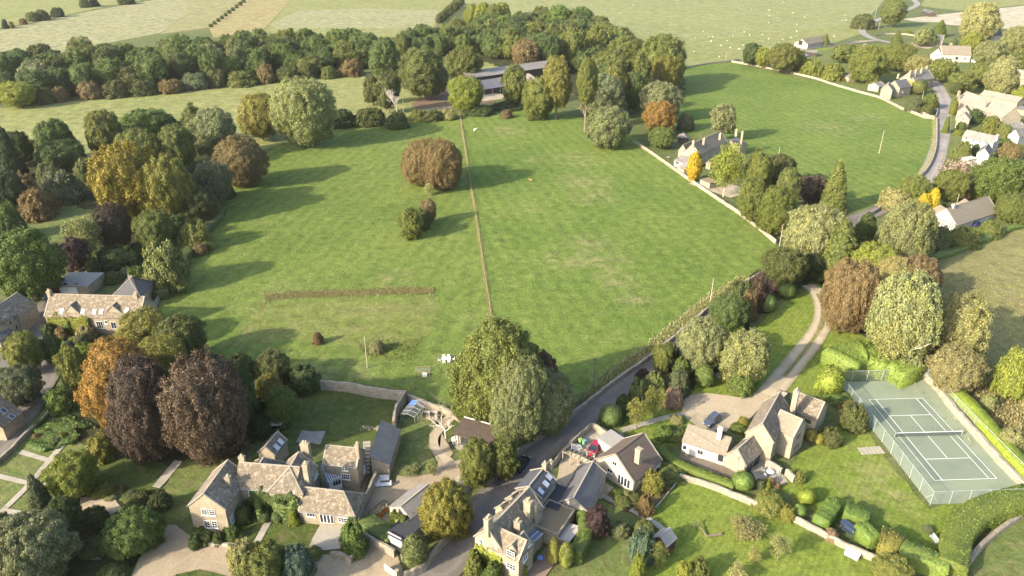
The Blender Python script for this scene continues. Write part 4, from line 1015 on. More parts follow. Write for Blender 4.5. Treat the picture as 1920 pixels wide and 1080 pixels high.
# ------------------------------------------------------------------ buildings
def hit(px,py,p0,n):
    d=ray(px,py); c=Vector((0,0,HC)); t=(p0-c).dot(n)/d.dot(n); return c+d*t
Z=Vector((0,0,1))
class Blk: pass
def perp(d): return Vector((-d.y,d.x,0))
def away(d,p): # perpendicular of d pointing away from camera at p
    q=perp(d); return q if q.dot(Vector((p.x,p.y,0)))>0 else -q
def frame_side(a,b,D,ze):
    A=at(*a,ze);B=at(*b,ze); k=Blk(); k.e1=(B-A).normalized(); k.e1.z=0; k.e2=away(k.e1,A); k.L=(B-A).length; k.W=D; k.O=Vector((A.x,A.y,0)); return k
def frame_end(a,b,L,ze,far=None,zr=None):
    A=at(*a,ze);B=at(*b,ze); k=Blk(); k.e2=(B-A).normalized(); k.e1=away(k.e2,A); k.W=(B-A).length; k.O=Vector((A.x,A.y,0)); k.L=L
    if far: k.L=(at(*far,zr)-A).dot(k.e1)
    return k
def frame_ridge(a,b,W,zr):
    A=at(*a,zr);B=at(*b,zr); k=Blk(); k.e1=(B-A).normalized(); k.e1.z=0; k.e2=away(k.e1,A); k.L=(B-A).length; k.W=W; k.O=Vector((A.x,A.y,0))-k.e2*W/2; return k
def bis(f,lo,hi):
    for _ in range(60):
        m=(lo+hi)/2
        if f(m)>0: lo=m
        else: hi=m
    return (lo+hi)/2
def fit_side(a,b,ze,ry,pitch=.95):
    k=frame_side(a,b,1,ze); g=lambda q: prj(k.O+k.e1*k.L/2+k.e2*q+Z*(ze+pitch*q))[1]-ry
    q=bis(g,.3,12); k.W=2*q; k.zr=ze+pitch*q; k.ze=ze; return k
def fit_end(a,b,ze,ay,far):
    k=frame_end(a,b,1,ze); g=lambda z: prj(k.O+k.e2*k.W/2+Z*z)[1]-ay
    k.zr=bis(g,ze+.3,ze+9); k.ze=ze; k.L=(at(*far,k.zr)-at(*a,ze)).dot(k.e1); return k
def fit_ridge(a,b,ze,ey,pitch=.95):
    def g(q):
        k=frame_ridge(a,b,2*q,ze+pitch*q); return ey-prj(k.O+k.e1*k.L/2+Z*ze)[1]
    q=bis(g,.4,9); k=frame_ridge(a,b,2*q,ze+pitch*q); k.ze=ze; k.zr=ze+pitch*q; return k
def up(B,k,dz=0,**kw): return raise_blk(B,k,k.ze,k.zr+dz,**kw)
def house(name,label,px,cat='house',group=None): return empty(name,at(*px),label,cat,group)
def raise_blk(B,k,ze,zr,wall='limestone',roof='stone_tiles',hip=(0,0),kind='gable',cope=True,ov=.22,th=.16,wn='wall',rn='roof',nowall=False,ridge='cream_coping',z0=0):
    k.ze=ze;k.zr=zr;k.kind=kind;k.B=B
    P=lambda s,t,z: k.O+k.e1*s+k.e2*t+Z*z
    k.P=P; L,W=k.L,k.W; m=MB()
    if not nowall:
        if kind=='mono': hs=lambda t: ze+(zr-ze)*t/W
        else: hs=lambda t: ze
        c=[(0,0),(L,0),(L,W),(0,W)]
        for i,(a,b) in enumerate(zip(c,c[1:]+c[:1])):
            h0,h1=hs(a[1]),hs(b[1]); l=math.hypot(b[0]-a[0],b[1]-a[1])
            m.poly([P(*a,z0),P(*b,z0),P(*b,h1),P(*a,h0)],[(0,0),(l,0),(l,h1),(0,h0)])
        if kind=='gable':
            for s,hp in ((0,hip[0]),(L,hip[1])):
                if hp==0: m.poly([P(s,0,ze),P(s,W,ze),P(s,W/2,zr)],[(0,ze),(W,ze),(W/2,zr)])
        k.wall=m.build(wn,wall,B)
    r=MB()
    if kind=='flat':
        c=[P(-ov,-ov,ze),P(L+ov,-ov,ze),P(L+ov,W+ov,ze),P(-ov,W+ov,ze)]; T=[p+Z*th for p in c]
        r.poly(T,[(0,0),(L,0),(L,W),(0,W)]); r.poly(c[::-1])
        for i in range(4): j=(i+1)%4; r.poly([c[i],c[j],T[j],T[i]])
        k.planes=[]
    elif kind=='mono':
        sl=(zr-ze)/W; f=lambda t: ze+sl*t+.01
        c=[P(-ov,-ov,f(-ov)),P(L+ov,-ov,f(-ov)),P(L+ov,W+ov,f(W+ov)),P(-ov,W+ov,f(W+ov))]; T=[p+Z*th for p in c]; sd=math.hypot(W,zr-ze)
        r.poly(T,[(0,0),(L,0),(L,sd),(0,sd)]); r.poly(c[::-1])
        for i in range(4): j=(i+1)%4; r.poly([c[i],c[j],T[j],T[i]])
        n=(T[1]-T[0]).cross(T[3]-T[0]).normalized(); n=n if n.z>0 else -n; k.planes=[(T[0],n)]
    else:
        sl=(zr-ze)/(W/2); go=.12
        s0=-go if hip[0]==0 else -ov; s1=L+go if hip[1]==0 else L+ov
        E=[P(s0,-ov,ze-ov*sl),P(s1,-ov,ze-ov*sl),P(s1,W+ov,ze-ov*sl),P(s0,W+ov,ze-ov*sl)]
        Rg=[P(hip[0] if hip[0] else s0,W/2,zr),P(L-hip[1] if hip[1] else s1,W/2,zr)]
        up=Z*(th+.012); lo=Z*.012
        Et=[p+up for p in E]; Rt=[p+up for p in Rg]; Eb=[p+lo for p in E]; Rb=[p+lo for p in Rg]
        sd=math.hypot(W/2+ov,(zr-ze)+ov*sl); h0=hip[0] or 0; h1=hip[1] or 0
        r.poly([Et[0],Et[1],Rt[1],Rt[0]],[(0,0),(s1-s0,0),(L-h1,sd),(h0,sd)])
        r.poly([Et[2],Et[3],Rt[0],Rt[1]],[(0,0),(s1-s0,0),(L-h0,sd),(h1,sd)])
        if hip[0]: r.poly([Et[3],Et[0],Rt[0]],[(0,0),(W,0),(W/2,sd)])
        if hip[1]: r.poly([Et[1],Et[2],Rt[1]],[(0,0),(W,0),(W/2,sd)])
        r.poly([Eb[1],Eb[0],Rb[0],Rb[1]]); r.poly([Eb[3],Eb[2],Rb[1],Rb[0]])
        for (i,j) in ((0,1),(2,3)): r.poly([Eb[i],Eb[j],Et[j],Et[i]])
        for hp,(i,j,q) in ((hip[0],(3,0,0)),(hip[1],(1,2,1))):
            if hp: r.poly([Eb[i],Eb[j],Et[j],Et[i]]); r.poly([Eb[i],Rb[q],Eb[j]])
            else: r.poly([Eb[i],Rb[q],Rt[q],Et[i]]); r.poly([Rb[q],Eb[j],Et[j],Rt[q]])
        k.planes=[]
        for a,b,c_ in ((Et[0],Et[1],Rt[0]),(Et[2],Et[3],Rt[0])):
            n=(b-a).cross(c_-a).normalized(); k.planes.append((a,n if n.z>0 else -n))
    k.roof=r.build(rn,roof,B)
    if kind=='gable' and ridge:
        q=MB(); a,b=Rt; d=(b-a).normalized(); q.box((a+b)/2+Z*.03,(b-a).length-.05,.22,.08,d,perp(d))
        for hp,(i,j,qq) in ((hip[0],(3,0,0)),(hip[1],(1,2,1))):
            if hp:
                for e in (Et[i],Et[j]):
                    dd=(Rt[qq]-e).normalized(); q.box((e+Rt[qq])/2+Z*.03,(Rt[qq]-e).length,.2,.08,dd,perp(Vector((dd.x,dd.y,0)).normalized()),dd.cross(perp(Vector((dd.x,dd.y,0)).normalized())))
        q.build('ridge_cap',ridge,k.roof)
    if kind=='gable' and cope:
        for hp,s,(i,j,qq) in ((hip[0],s0,(3,0,0)),(hip[1],s1,(1,2,1))):
            if hp: continue
            q=MB()
            for e in (Et[i],Et[j]):
                dd=(Rt[qq]-e); l=dd.length; dd.normalize(); x=k.e1; q.box((e+Rt[qq])/2+Z*.04+(k.e1*.10 if s<1 else -k.e1*.10),l,.24,.09,dd,x,dd.cross(x))
            q.build('gable_coping','cream_coping',k.roof)
    return k
def wfaces(k):
    P=k.P; L,W=k.L,k.W
    return [(P(0,0,0),-k.e2,k.e1,L),(P(L,0,0),k.e1,k.e2,W),(P(L,W,0),k.e2,-k.e1,L),(P(0,W,0),-k.e1,-k.e2,W)]
def win(k,px,py,w=.9,h=1.2,cols=2,rows=3,mat='white_paint',kind='window',glass='glass_dark',bar=.035,fr=.06):
    cam_=Vector((0,0,HC)); best=None
    for p0,n,u,l in wfaces(k):
        if n.dot(cam_-p0)<=0: continue
        q=hit(px,py,p0,n); s=(q-p0).dot(u); ex=max(0,-s,s-l)+max(0,.2-q.z)
        dd=(q-cam_).length
        if best is None or (ex,dd)<(best[0],best[1]) if best is None or abs(ex-best[0])>.3 else dd<best[1]: best=(ex,dd,q,n,u,l,s,p0)
    ex,dd,q,n,u,l,s,p0=best
    s=min(max(s,w/2+.12),max(l-w/2-.12,w/2)); z=max(q.z,h/2+.08)
    c=p0+u*s; c=Vector((c.x,c.y,z)); m=MB(); o=n*.035
    for sx in (-1,1): m.box(c+u*(sx*(w-fr)/2)+o,fr,.10,h,u,n)
    for sz in (-1,1): m.box(c+Z*(sz*(h-fr)/2)+o,w-2*fr,.095,fr,u,n)
    for i in range(1,cols): m.box(c+u*(-w/2+w*i/cols)+o,bar,.08,h-2*fr,u,n)
    for i in range(1,rows): m.box(c+Z*(-h/2+h*i/rows)+o,w-2*fr,.07,bar,u,n)
    f=m.build(kind,mat,k.B)
    g=MB(); a=w/2-.02; b=h/2-.02; cc=c+n*.022; g.poly([cc-u*a-Z*b,cc+u*a-Z*b,cc+u*a+Z*b,cc-u*a+Z*b]); g.build('pane',glass,f)
    if kind=='window': MB().box(c-Z*(h/2+.05)+n*.06,w+.2,.18,.08,u,n).build('sill','cream_coping' if mat!='white_paint' else 'white_paint',f)
    return f
def sky(k,px,py,w=.8,h=1.1,glass='skylight_glass'):
    best=None
    for p0,n in k.planes:
        if n.dot(Vector((0,0,HC))-p0)>0:
            q=hit(px,py,p0,n); t=(q-k.O).dot(k.e2)
            s=0 if (-.5<t<k.W+.5) else 9
            if best is None or s<best[0]: best=(s,q,n)
    _,q,n=best; u=k.e1; v=n.cross(u).normalized(); m=MB()
    for sx in (-1,1): m.box(q+u*(sx*w/2)+n*.05,.09,h+.09,.12,u,v,n)
    for sx in (-1,1): m.box(q+v*(sx*h/2)+n*.05,w-.09,.09,.11,u,v,n)
    f=m.build('skylight','steel_grey',k.roof); g=MB(); a=w/2;b=h/2;c=q+n*.06
    g.poly([c-u*a-v*b,c+u*a-v*b,c+u*a+v*b,c-u*a+v*b]); g.build('pane',glass,f) if False else g.build('skylight_pane',glass,k.roof)
def chim(B,px,py,ztop,k,w=.9,d=.7,zbot=None,pots=1,mat='limestone',zb=3.0):
    c=at(px,py,ztop); zb=zbot if zbot is not None else zb; h=ztop-zb
    m=MB().box((c.x,c.y,zb+h/2),w,d,h,k.e1,k.e2); m.box((c.x,c.y,ztop-.12),w+.16,d+.16,.14,k.e1,k.e2); m.box((c.x,c.y,ztop-.42),w+.08,d+.08,.10,k.e1,k.e2)
    o=m.build('chimney',mat,B)
    for i in range(pots):
        p=Vector((c.x,c.y,ztop))+k.e1*((i-(pots-1)/2)*.4); MB().tube(p-Z*.02,p+Z*.45,.14,.11,8).build('chimney_pot','chimney_pot',o)
    return o
def gutter(k,mat='lead'):
    m=MB(); P=k.P; a=P(0,-.28,k.ze-.12);b=P(k.L,-.28,k.ze-.12); m.tube(a,b,.07,.07,6); m.tube(P(.25,-.1,k.ze-.1),P(.25,-.1,0),.05,.05,6); m.build('gutter',mat,k.B)
# the manor, bottom left
H=house('manor_house','rambling stone manor with many gables, tall chimneys and ivy on its front',(520,960))
A=up(H,fit_end((353.6,948.5),(421.7,955.3),4.9,926.7,(427.9,863.9)),roof='stone_tiles_dark')
for a in ((383.4,959.6),(397.8,960.8)): win(A,*a,.95,1.25,2,3,bar=.03)
for a in ((389,982.5),(402.8,983.1)): win(A,*a,.95,1.45,2,3,bar=.03)
win(A,434.9,973.8,.95,1.5,3,4); chim(H,427,893,7.6,A,.8,.8,zbot=4.0)
Bm=up(H,fit_side((440,913),(553,922.5),4.9,872.5),cope=False)
for a in ((471,925),(547,926),(575,931)): win(Bm,*a,.85,.95,2,2)
for a in ((469,944),(481,945),(520,950)): win(Bm,*a,.9,1.2,3,3)
chim(H,452.8,855,8.6,Bm,.9,.6,zbot=5.5); 
k=fit_ridge((543.2,877.5),(560,848.3),4.9,889); q_=k.W/2; k.O=k.O-k.e1*q_; k.L+=q_
Cw=up(H,k,-.05,roof='stone_tiles_dark',hip=(q_,0)); win(Cw,597,880,.9,1.0,3,3); win(Cw,590,893,.9,1.0,3,3)
k=frame_ridge((487,869),(503.4,843.5),5.2,7.5); Dw=raise_blk(H,k,4.9,7.4,roof='stone_tiles_dark',hip=(0,2))
chim(H,572.4,868.5,8.8,Cw,1.0,.8,zbot=0,pots=1,mat='limestone_pale')
k=fit_side((561,956.3),(664.8,968),2.7,920); Ew=up(H,k,hip=(0,k.W/2))
win(Ew,613,972,2.3,1.9,4,1,kind='french_door',bar=.12); win(Ew,645,975,1.9,.95,4,2); win(Ew,583,965,1.4,.8,3,1)
Fw=up(H,fit_side((606,868.5),(668.7,874.6),4.9,839)); win(Fw,646.7,876.9,1.0,1.2,2,3); win(Fw,648.2,893.5,1.45,1.15,4,2); win(Fw,683,880,.9,1.2,2,3)
chim(H,571.4,830,8.8,Fw,1.4,.9,zbot=0,pots=2); chim(H,669.6,831.8,8.6,Fw,.6,.9,zbot=5.2)
Gw=up(H,fit_ridge((497,838),(520.4,810.4),3.2,839),roof='stone_tiles_dark'); sky(Gw,526.1,828.3); sky(Gw,518.9,838.6)
Cn=raise_blk(H,frame_side((617,905),(640,897),3.6,2.3),2.3,3.2,wall='white_paint',roof='glass_roof',kind='mono',cope=False,wn='conservatory_wall',rn='conservatory_roof',th=.08)
m=MB()
for i in range(7):
    s=Cn.L*i/6; a=Cn.P(s,-.2,2.36);b=Cn.P(s,Cn.W,3.32); d=(b-a).normalized(); m.box((a+b)/2,(b-a).length,.08,.09,d,Cn.e1,d.cross(Cn.e1))
m.build('glazing_bars','white_paint',H)
win(Cn,632,903,1.4,1.5,3,1)
st=MB()
for i in range(9):
    p=at(686,887).lerp(at(690,850),i/8); st.box((p.x,p.y,.14+.14*i),1.3,.55,.28+.28*i,(1,.1,0),(-.1,1,0))
H.location  # steps stand free of the house
o=st.build('stone_steps','limestone_grey',off=at(686,887)); tag(o,'flight of stone steps up to the lawn behind the manor','steps')
# climbing ivy is part of the front it grows on
def ivy(B,pts,h,wid,col,name='ivy'):
    o=hedge('x'*len(pts),pts,wid,h,col,.16,40,'leaf',n=5,rag=.25); o.name=name; wl=o.location.copy(); o.parent=B; o.location=wl-org(B)
    for q in ('label','category'): del o[q]
ivy(H,'466,915 490,922 520,926 560,930',4.4,.9,'mid'); ivy(H,'482,930 485,955',3.0,.9,'mid'); ivy(H,'512,935 530,945 560,942',3.4,1.2,'mid'); 
for q_ in (A,Bm,Ew,Fw): gutter(q_)
# outbuildings of the manor
O1=house('outbuilding','long narrow stone outbuilding with grey mono pitched roof beside the manor steps',(715,880),'outbuilding')
k=Blk(); a=at(728.9,872,2.7); b=at(749.3,806.7,2.7); k.e1=(b-a).normalized(); k.e1.z=0; k.e2=Vector((-k.e1.y,k.e1.x,0)); k.L=(b-a).length; k.W=3.0; k.O=Vector((a.x,a.y,0))
raise_blk(O1,k,2.7,4.5,roof='slate_pale',kind='mono')
O2=house('shed','shed with corrugated grey roof and ivy over its near end',(765,985),'shed')
k=raise_blk(O2,frame_ridge((752,950),(803,909),5.4,4.0),2.4,4.0,wall='timber_grey',roof='corrugated_grey',cope=False); ivy(O2,'735,962 750,968 765,975',3.2,1.5,'yg'); ivy(O2,'768,962 775,950',3.0,1.3,'mid')
O3=house('garage','garage with flat black felt roof between gravel court and road wall',(770,1020),'garage')
k=raise_blk(O3,frame_side((727,1000),(758,1016),7.5,2.7),2.7,2.7,wall='timber_grey',roof='felt_black',kind='flat',cope=False); win(k,741,1012,2.6,2.1,1,1,mat='timber_grey',kind='garage_door',glass='cover_grey')
O4=house('summer_house','low summer house with dark corrugated roof and a paved sitting terrace',(890,835),'summer house')
k=raise_blk(O4,frame_side((856,812),(926,832),3.4,2.4),2.4,3.0,wall='render_cream',roof='corrugated_brown',kind='mono',cope=False,ov=.5)
m=MB()
for s in (.6,k.L*.35,k.L*.7): m.box(k.P(s,-.35,1.2),.16,.16,2.4,k.e1,k.e2)
m.build('veranda_posts','timber_dark',O4); win(k,872,828,1.6,1.9,2,1,mat='timber',kind='door'); win(k,896,834,1.2,1.0,2,1,mat='timber')
m=MB(); a=k.P(-.4,k.W+.5,3.28);b=k.P(k.L+.4,k.W+.5,3.28); m.box((a+b)/2,(b-a).length,.22,.08,k.e1,k.e2); m.build('roof_flashing','white_paint',O4)
# roadside cottage complex
H=house('roadside_cottage','long stone roadside cottage with slate rear wing, dormers and grouped chimneys',(950,1010))
A=up(H,fit_end((890.4,1005.6),(942.2,1033.3),5.0,993,(991.1,913.3)),roof='stone_tiles_dark')
win(A,902.2,1014.4,.7,.75,2,1); win(A,928.9,1027.8,.7,.85,2,2); win(A,930,1048.9,1.3,1.0,3,2)
B2=up(H,fit_ridge((991,913.5),(1019,879),4.6,918,.62),roof='slate_blue'); 
for a in ((1029.5,894),(1023.5,907),(1014,921)): sky(B2,*a,.7,1.0)
C2=up(H,fit_ridge((930,988),(986.7,1014.4),4.9,1037)); win(C2,957.8,1038.4,1.3,1.0,3,2); win(C2,958.9,1062,1.5,1.1,3,2); win(C2,992,1020,.7,.8,2,1); win(C2,985,1045,1.2,1.0,2,2)
D2=raise_blk(H,frame_end((945,1030),(974,1046),3.0,4.9),5.0,6.6,wn='dormer_wall',rn='dormer_roof'); win(D2,958,1038,1.3,1.0,3,2)
for a,c in (((938,948),(953,938)),((958,930),(972,920))):
    d=raise_blk(H,frame_ridge(a,c,2.2,6.9),5.6,6.8,wn='dormer_wall',rn='dormer_roof',z0=4.6)
E2=raise_blk(H,frame_end((975,1003),(1000,1018),0,2.6,(1008,995),2.6),2.5,2.6,wall='limestone',roof='glass_roof',kind='flat',cope=False,wn='conservatory_wall',rn='conservatory_roof',ov=.1)
m=MB()
for i in range(4):
    t=E2.W*i/3; m.box(E2.P(E2.L/2,t,2.70),E2.L,.06,.07,E2.e1,E2.e2)
m.build('glazing_bars','white_paint',H)
F2=raise_blk(H,frame_side((995,985),(1047,1006),6.0,2.5),2.5,2.5,wall='limestone_pale',roof='felt_brown',kind='flat',cope=False,ov=0)
m=MB()
for t in (0,F2.W): m.box(F2.P(F2.L/2,t,2.78),F2.L,.25,.4,F2.e1,F2.e2)
for s in (0.13,F2.L-.13): m.box(F2.P(s,F2.W/2,2.77),.25,F2.W-.27,.39,F2.e1,F2.e2)
m.build('parapet','limestone_pale',H)
G2=raise_blk(H,frame_side((1015,947),(1045,958),5.5,2.8),2.8,2.8,wall='limestone',roof='felt_black',kind='flat',cope=False,ov=0)
chim(H,915.6,970,9.8,A,1.2,.8,zbot=6.5,pots=2); chim(H,991,938,8.6,A,.9,1.2,zbot=4,pots=2); chim(H,1003,942,7.8,A,.8,.9,zbot=4); chim(H,971,976,7.6,A,.7,1.1,zbot=4,pots=2); chim(H,1022,868,B2.zr+1.2,B2,.8,.7,zbot=B2.zr-2,pots=1); chim(H,1033,865,B2.zr+1.0,B2,.8,.7,zbot=B2.zr-2.5,pots=1)
ivy(H,'893,1018 915,1032 942,1046',3.6,.8,'yg','climber'); ivy(H,'952,1058 968,1066 985,1060',2.2,.8,'autumn','climber'); ivy(H,'886,1030 890,1050',3.0,1.0,'green','climber')
H=house('slate_barn','slate roofed single storey barn with grey rendered gable behind the roadside cottage',(1095,940),'barn')
A=up(H,fit_ridge((1074.4,935.6),(1112,866),2.7,922,.7),wall='limestone_grey',roof='slate')
H=house('lean_to_shed','small boarded lean-to shed under the parapet of the roadside cottage',(1060,1020),'shed')
raise_blk(H,frame_end((1048,1010),(1066,1019),3.4,1.9),1.9,2.3,wall='timber_grey',roof='timber_grey',kind='mono',cope=False)
# modern gabled house
H=house('chalet_house','chalet bungalow with big brown tiled roof, cream gable and square chimney',(1180,910))
A=up(H,fit_end((1117.5,862),(1188,903.7),2.5,852.5,(1208.8,813.8)),wall='render_cream',roof='brown_tiles',ridge='brown_tiles')
win(A,1152.5,868.8,1.0,.9,2,1); win(A,1143.8,882.5,1.1,.85,2,1); win(A,1170,902.5,2.6,1.9,4,1,kind='french_door',bar=.1); win(A,1220,891,2.2,1.6,3,1,kind='french_door'); win(A,1202.5,899,1.2,.8,3,1); win(A,1232,881,.9,1.3,1,1)
chim(H,1198.8,841,7.4,A,.95,.95,zbot=4.5,pots=0,mat='limestone_pale')
k=raise_blk(H,frame_side((1152,842),(1176,828),4.0,2.5),2.5,2.5,wall='white_render',roof='felt_grey',kind='flat',cope=False,wn='garage_wall',rn='garage_roof')
# big house by the tennis court
H=house('stone_house','large pale stone house with steep cross gables beside the tennis court lawn',(1450,850))
A=up(H,fit_side((1280,826.7),(1360,853.3),2.5,809,.7),wall='white_render',roof='concrete_tiles',ridge='concrete_tiles',cope=False)
win(A,1313,848,1.1,1.0,2,1); win(A,1351.5,857,1.0,1.9,1,1,kind='door',mat='timber'); win(A,1275.5,836,.8,1.0,1,1); chim(H,1351.3,801.7,6.4,A,.8,.8,zbot=4,pots=0,mat='white_render')
B3=up(H,fit_end((1361,853),(1398.3,872.5),2.6,843,(1415.8,815.8)),wall='limestone_pale',roof='stone_tiles_dark')
win(B3,1404.5,877,2.0,1.9,3,1,kind='french_door',mat='timber_dark'); win(B3,1418,864,2.0,1.9,3,1,kind='french_door',mat='timber_dark')
C3=up(H,fit_end((1399,812),(1450,829.2),5.0,795,(1493.3,745.8)),wall='limestone_pale',roof='stone_tiles_dark')
win(C3,1457,827,.9,1.0,2,1,mat='limestone_pale'); win(C3,1453,846,.9,1.1,2,1,mat='limestone_pale')
D3=up(H,fit_ridge((1464.2,769.7),(1504.2,787.5),5.0,809),-.03,wall='limestone_pale',roof='concrete_tiles')
win(D3,1497,817,1.7,1.1,4,1,mat='limestone_pale'); win(D3,1492,838,1.9,1.2,4,1,mat='limestone_pale')
E3=raise_blk(H,frame_ridge((1497,736),(1545.8,754.2),5.6,6.4),4.0,6.3,wall='limestone_pale',roof='stone_tiles'); win(E3,1515,790,1.2,1.0,3,1,mat='limestone_pale')
F3=raise_blk(H,frame_side((1427,770),(1447,778),9.0,2.6),2.6,5.2,wall='limestone_pale',roof='concrete_tiles',hip=(2.8,0))
chim(H,1494.2,731.7,9.6,C3,1.3,.9,zbot=.5,pots=2,mat='limestone_pale')
# left farmhouse
H=house('farmhouse','long low stone farmhouse with two gabled dormers and rooflights at the left edge',(160,612))
A=up(H,fit_side((83.8,592),(262,597),4.4,554.5))
for (l,r,ap) in (((120,588.8),(152,591),(138.3,568.8)),((195,589.5),(234,592),(220,563.8))):
    d=raise_blk(H,frame_end(l,r,4.5,4.6),4.6,6.9,wn='dormer_wall',rn='dormer_roof',roof='stone_tiles_dark')
    win(d,(l[0]+r[0])/2,590,1.5,.9,3,1,mat='limestone_pale')
win(A,140,605.5,1.9,.95,3,1,mat='limestone_pale'); win(A,187.5,609,1.6,1.9,3,1,kind='french_door'); win(A,213.5,610,1.3,1.8,2,1,kind='door'); win(A,107,604,1.7,.9,3,1,mat='limestone_pale'); win(A,199,604,.6,.9,1,1)
for x,y in ((115.8,583),(155.5,584),(177,584.5),(190,584.5),(238,582)): sky(A,x,y,.8,1.1)
chim(H,91.3,545,9.0,A,.8,.9,zbot=6.8,pots=2); chim(H,254,550,8.9,A,.8,.9,zbot=6.8,pots=2)
k=raise_blk(H,frame_ridge((236,533),(236.5,531),8,7.2),3.8,7.0,roof='slate',hip=(.001,.001)) if False else raise_blk(H,frame_side((210,556),(262,556),8,3.8),3.8,7.2,roof='slate',hip=(3.9,3.9))
ivy(H,'86,592 105,593 130,596 165,597',4.2,.7,'yg','climber'); ivy(H,'112,600 130,606',3.0,1.0,'green','climber')
H=house('garage','double garage with flat felt roof, pale doors and red creeper on its corner',(140,550),'garage')
k=raise_blk(H,frame_side((101,535.5),(164.5,536.5),7.5,2.7),2.7,2.7,roof='felt_grey',kind='flat',cope=False,ov=.15); win(k,117,545,2.5,2.1,1,4,kind='garage_door',glass='white_paint'); win(k,136,545.5,2.5,2.1,1,4,kind='garage_door',glass='white_paint'); ivy(H,'100,537 108,530 118,524',3.0,1.2,'red','creeper'); ivy(H,'115,533 140,533 160,528',2.85,.5,'red','creeper')
H=house('barn_conversion','grey slate barn conversion with stone walls cut by the left edge',(40,620),'barn')
A=up(H,fit_side((36.5,593),(67.8,570.5),4.4,560,.75),roof='stone_tiles_dark',cope=False)
B4=raise_blk(H,frame_side((-12,615),(32,587.5),8.5,5.0),5.0,8.0,roof='stone_tiles_dark',cope=False); win(B4,19,605,.5,1.2,1,1,mat='limestone_pale'); win(B4,27,597,.4,1.0,1,1,mat='limestone_pale'); win(B4,31,614,.5,1.2,1,1,mat='limestone_pale')
k=raise_blk(H,frame_side((0,641),(24,620),2.5,2.4),2.4,3.6,roof='slate',kind='mono',cope=False,wn='porch_wall',rn='porch_roof'); win(k,14,635,1.5,1.9,2,1,kind='door',mat='timber',glass='timber_red')
H=house('lane_cottage','stone tiled cottage corner with two rooflights at the left edge by the lane',(0,800))
k=raise_blk(H,frame_end((4,801),(41,772),9,3.0),3.0,6.4,roof='stone_tiles',cope=False) if False else raise_blk(H,frame_side((5,803),(41.5,771.5),8,3.0),3.0,6.6,roof='stone_tiles',cope=False); sky(k,7,770,.9,1.1,'glass_dark'); sky(k,22,781,.9,1.1,'glass_dark')
# long cottage, upper middle
H=house('long_cottage','long stone cottage with tall chimneys between the two right paddocks',(1340,300))
A=up(H,fit_end((1284,285),(1311,290.5),5.0,269,(1381.7,250.8)),wall='limestone_pale',roof='concrete_tiles')
for a in ((1316,297),(1325,295),(1338,291)): win(A,*a,.9,1.1,2,2)
for a in ((1296,280),(1303,282)): win(A,*a,.7,.8,1,1)
win(A,1328,309,1.0,2.0,1,1,kind='door',mat='limestone_pale'); k=raise_blk(H,frame_end((1324,306),(1332,308),1.4,2.2),2.2,3.0,wn='porch_wall',rn='porch_roof',wall='limestone_pale'); 
B5=raise_blk(H,frame_end((1272,283),(1287,286),9,4.6),4.6,7.2,wall='limestone_pale'); win(B5,1282,283,.9,.9,2,1)
k=raise_blk(H,frame_side((1264,301),(1292,309),4.5,2.3),2.3,3.4,roof='slate_pale',kind='mono',cope=False,wall='white_render'); win(k,1287,309,1.3,1.2,3,1); win(k,1270,305,2.0,1.3,4,1)
chim(H,1301,264,10.0,A,.8,1.0,zbot=7.5,pots=1); chim(H,1321,259.5,9.8,A,1.2,.9,zbot=7.2,pots=2); chim(H,1351,250,9.8,A,.8,.9,zbot=7.2); chim(H,1381.7,243,10.2,A,.8,.9,zbot=7.5); chim(H,1393,246.7,9.4,A,.8,.8,zbot=3)
k=raise_blk(H,frame_side((1388,274),(1401,270),5,4.0),4.0,5.4,roof='slate',wall='limestone',kind='mono'); ivy(H,'1389,275 1394,277',2.6,.8,'rust','creeper')
H=house('garden_hut','dark timber hut with pyramid roof in the garden of the long cottage',(1281,272),'shed'); raise_blk(H,frame_side((1271,257),(1288,258.5),4.4,2.6),2.6,4.0,wall='timber_dark',roof='slate_pale',hip=(2.1,2.1),cope=False,ridge=None)
H=house('stone_shed','low stone garden shed with flat grey roof behind the paddock wall',(1325,345),'shed'); raise_blk(H,frame_side((1313,337),(1331,344),4,2.2),2.2,2.2,wall='limestone_pale',roof='felt_brown',kind='flat',cope=False)
H=house('stone_store','small pale roofed stone store against the paddock wall by the golden conifer',(1280,318),'shed'); raise_blk(H,frame_side((1270,313),(1283,319),3.5,1.9),1.9,2.6,wall='limestone_pale',roof='pale_tiles',kind='mono',cope=False)
# half timbered bungalow
H=house('half_timbered_bungalow','white half timbered bungalow with wide tan tiled roof beside the rough meadow',(1800,430))
A=up(H,fit_end((1746,405),(1792.7,420.5),2.7,392,(1862,371.2)),wall='white_render',roof='concrete_tiles',ridge='concrete_tiles',ov=.5)
m=MB(); fc=wfaces(A)
for (p0,n,u,l) in (fc[3],fc[0]):
    for i in range(int(l/.8)+1):
        s=.1+i*.8
        if s<l: m.box(p0+u*s+n*.03+Z*1.35,.14,.08,2.7,u,n)
    for z in (.15,1.4,2.62): m.box(p0+u*l/2+n*.035+Z*z,l,.07,.14,u,n)
m.build('timber_frame','timber_dark',H)
for a in ((1760,418),(1775,424)): win(A,*a,1.3,1.1,3,1)
for a in ((1805,421),(1838,411),(1850,407)): win(A,*a,1.2,1.1,3,1)
B6=raise_blk(H,frame_ridge((1762.9,384),(1776,392),6,5.2),2.6,5.0,wall='white_render',roof='concrete_tiles',ridge='concrete_tiles')
C6=raise_blk(H,frame_ridge((1810,373),(1822,383),5,5.0),2.6,4.9,wall='white_render',roof='concrete_tiles',ridge='concrete_tiles')
chim(H,1789.4,382.5,7.4,A,1.0,.8,zbot=5,pots=0,mat='white_render')
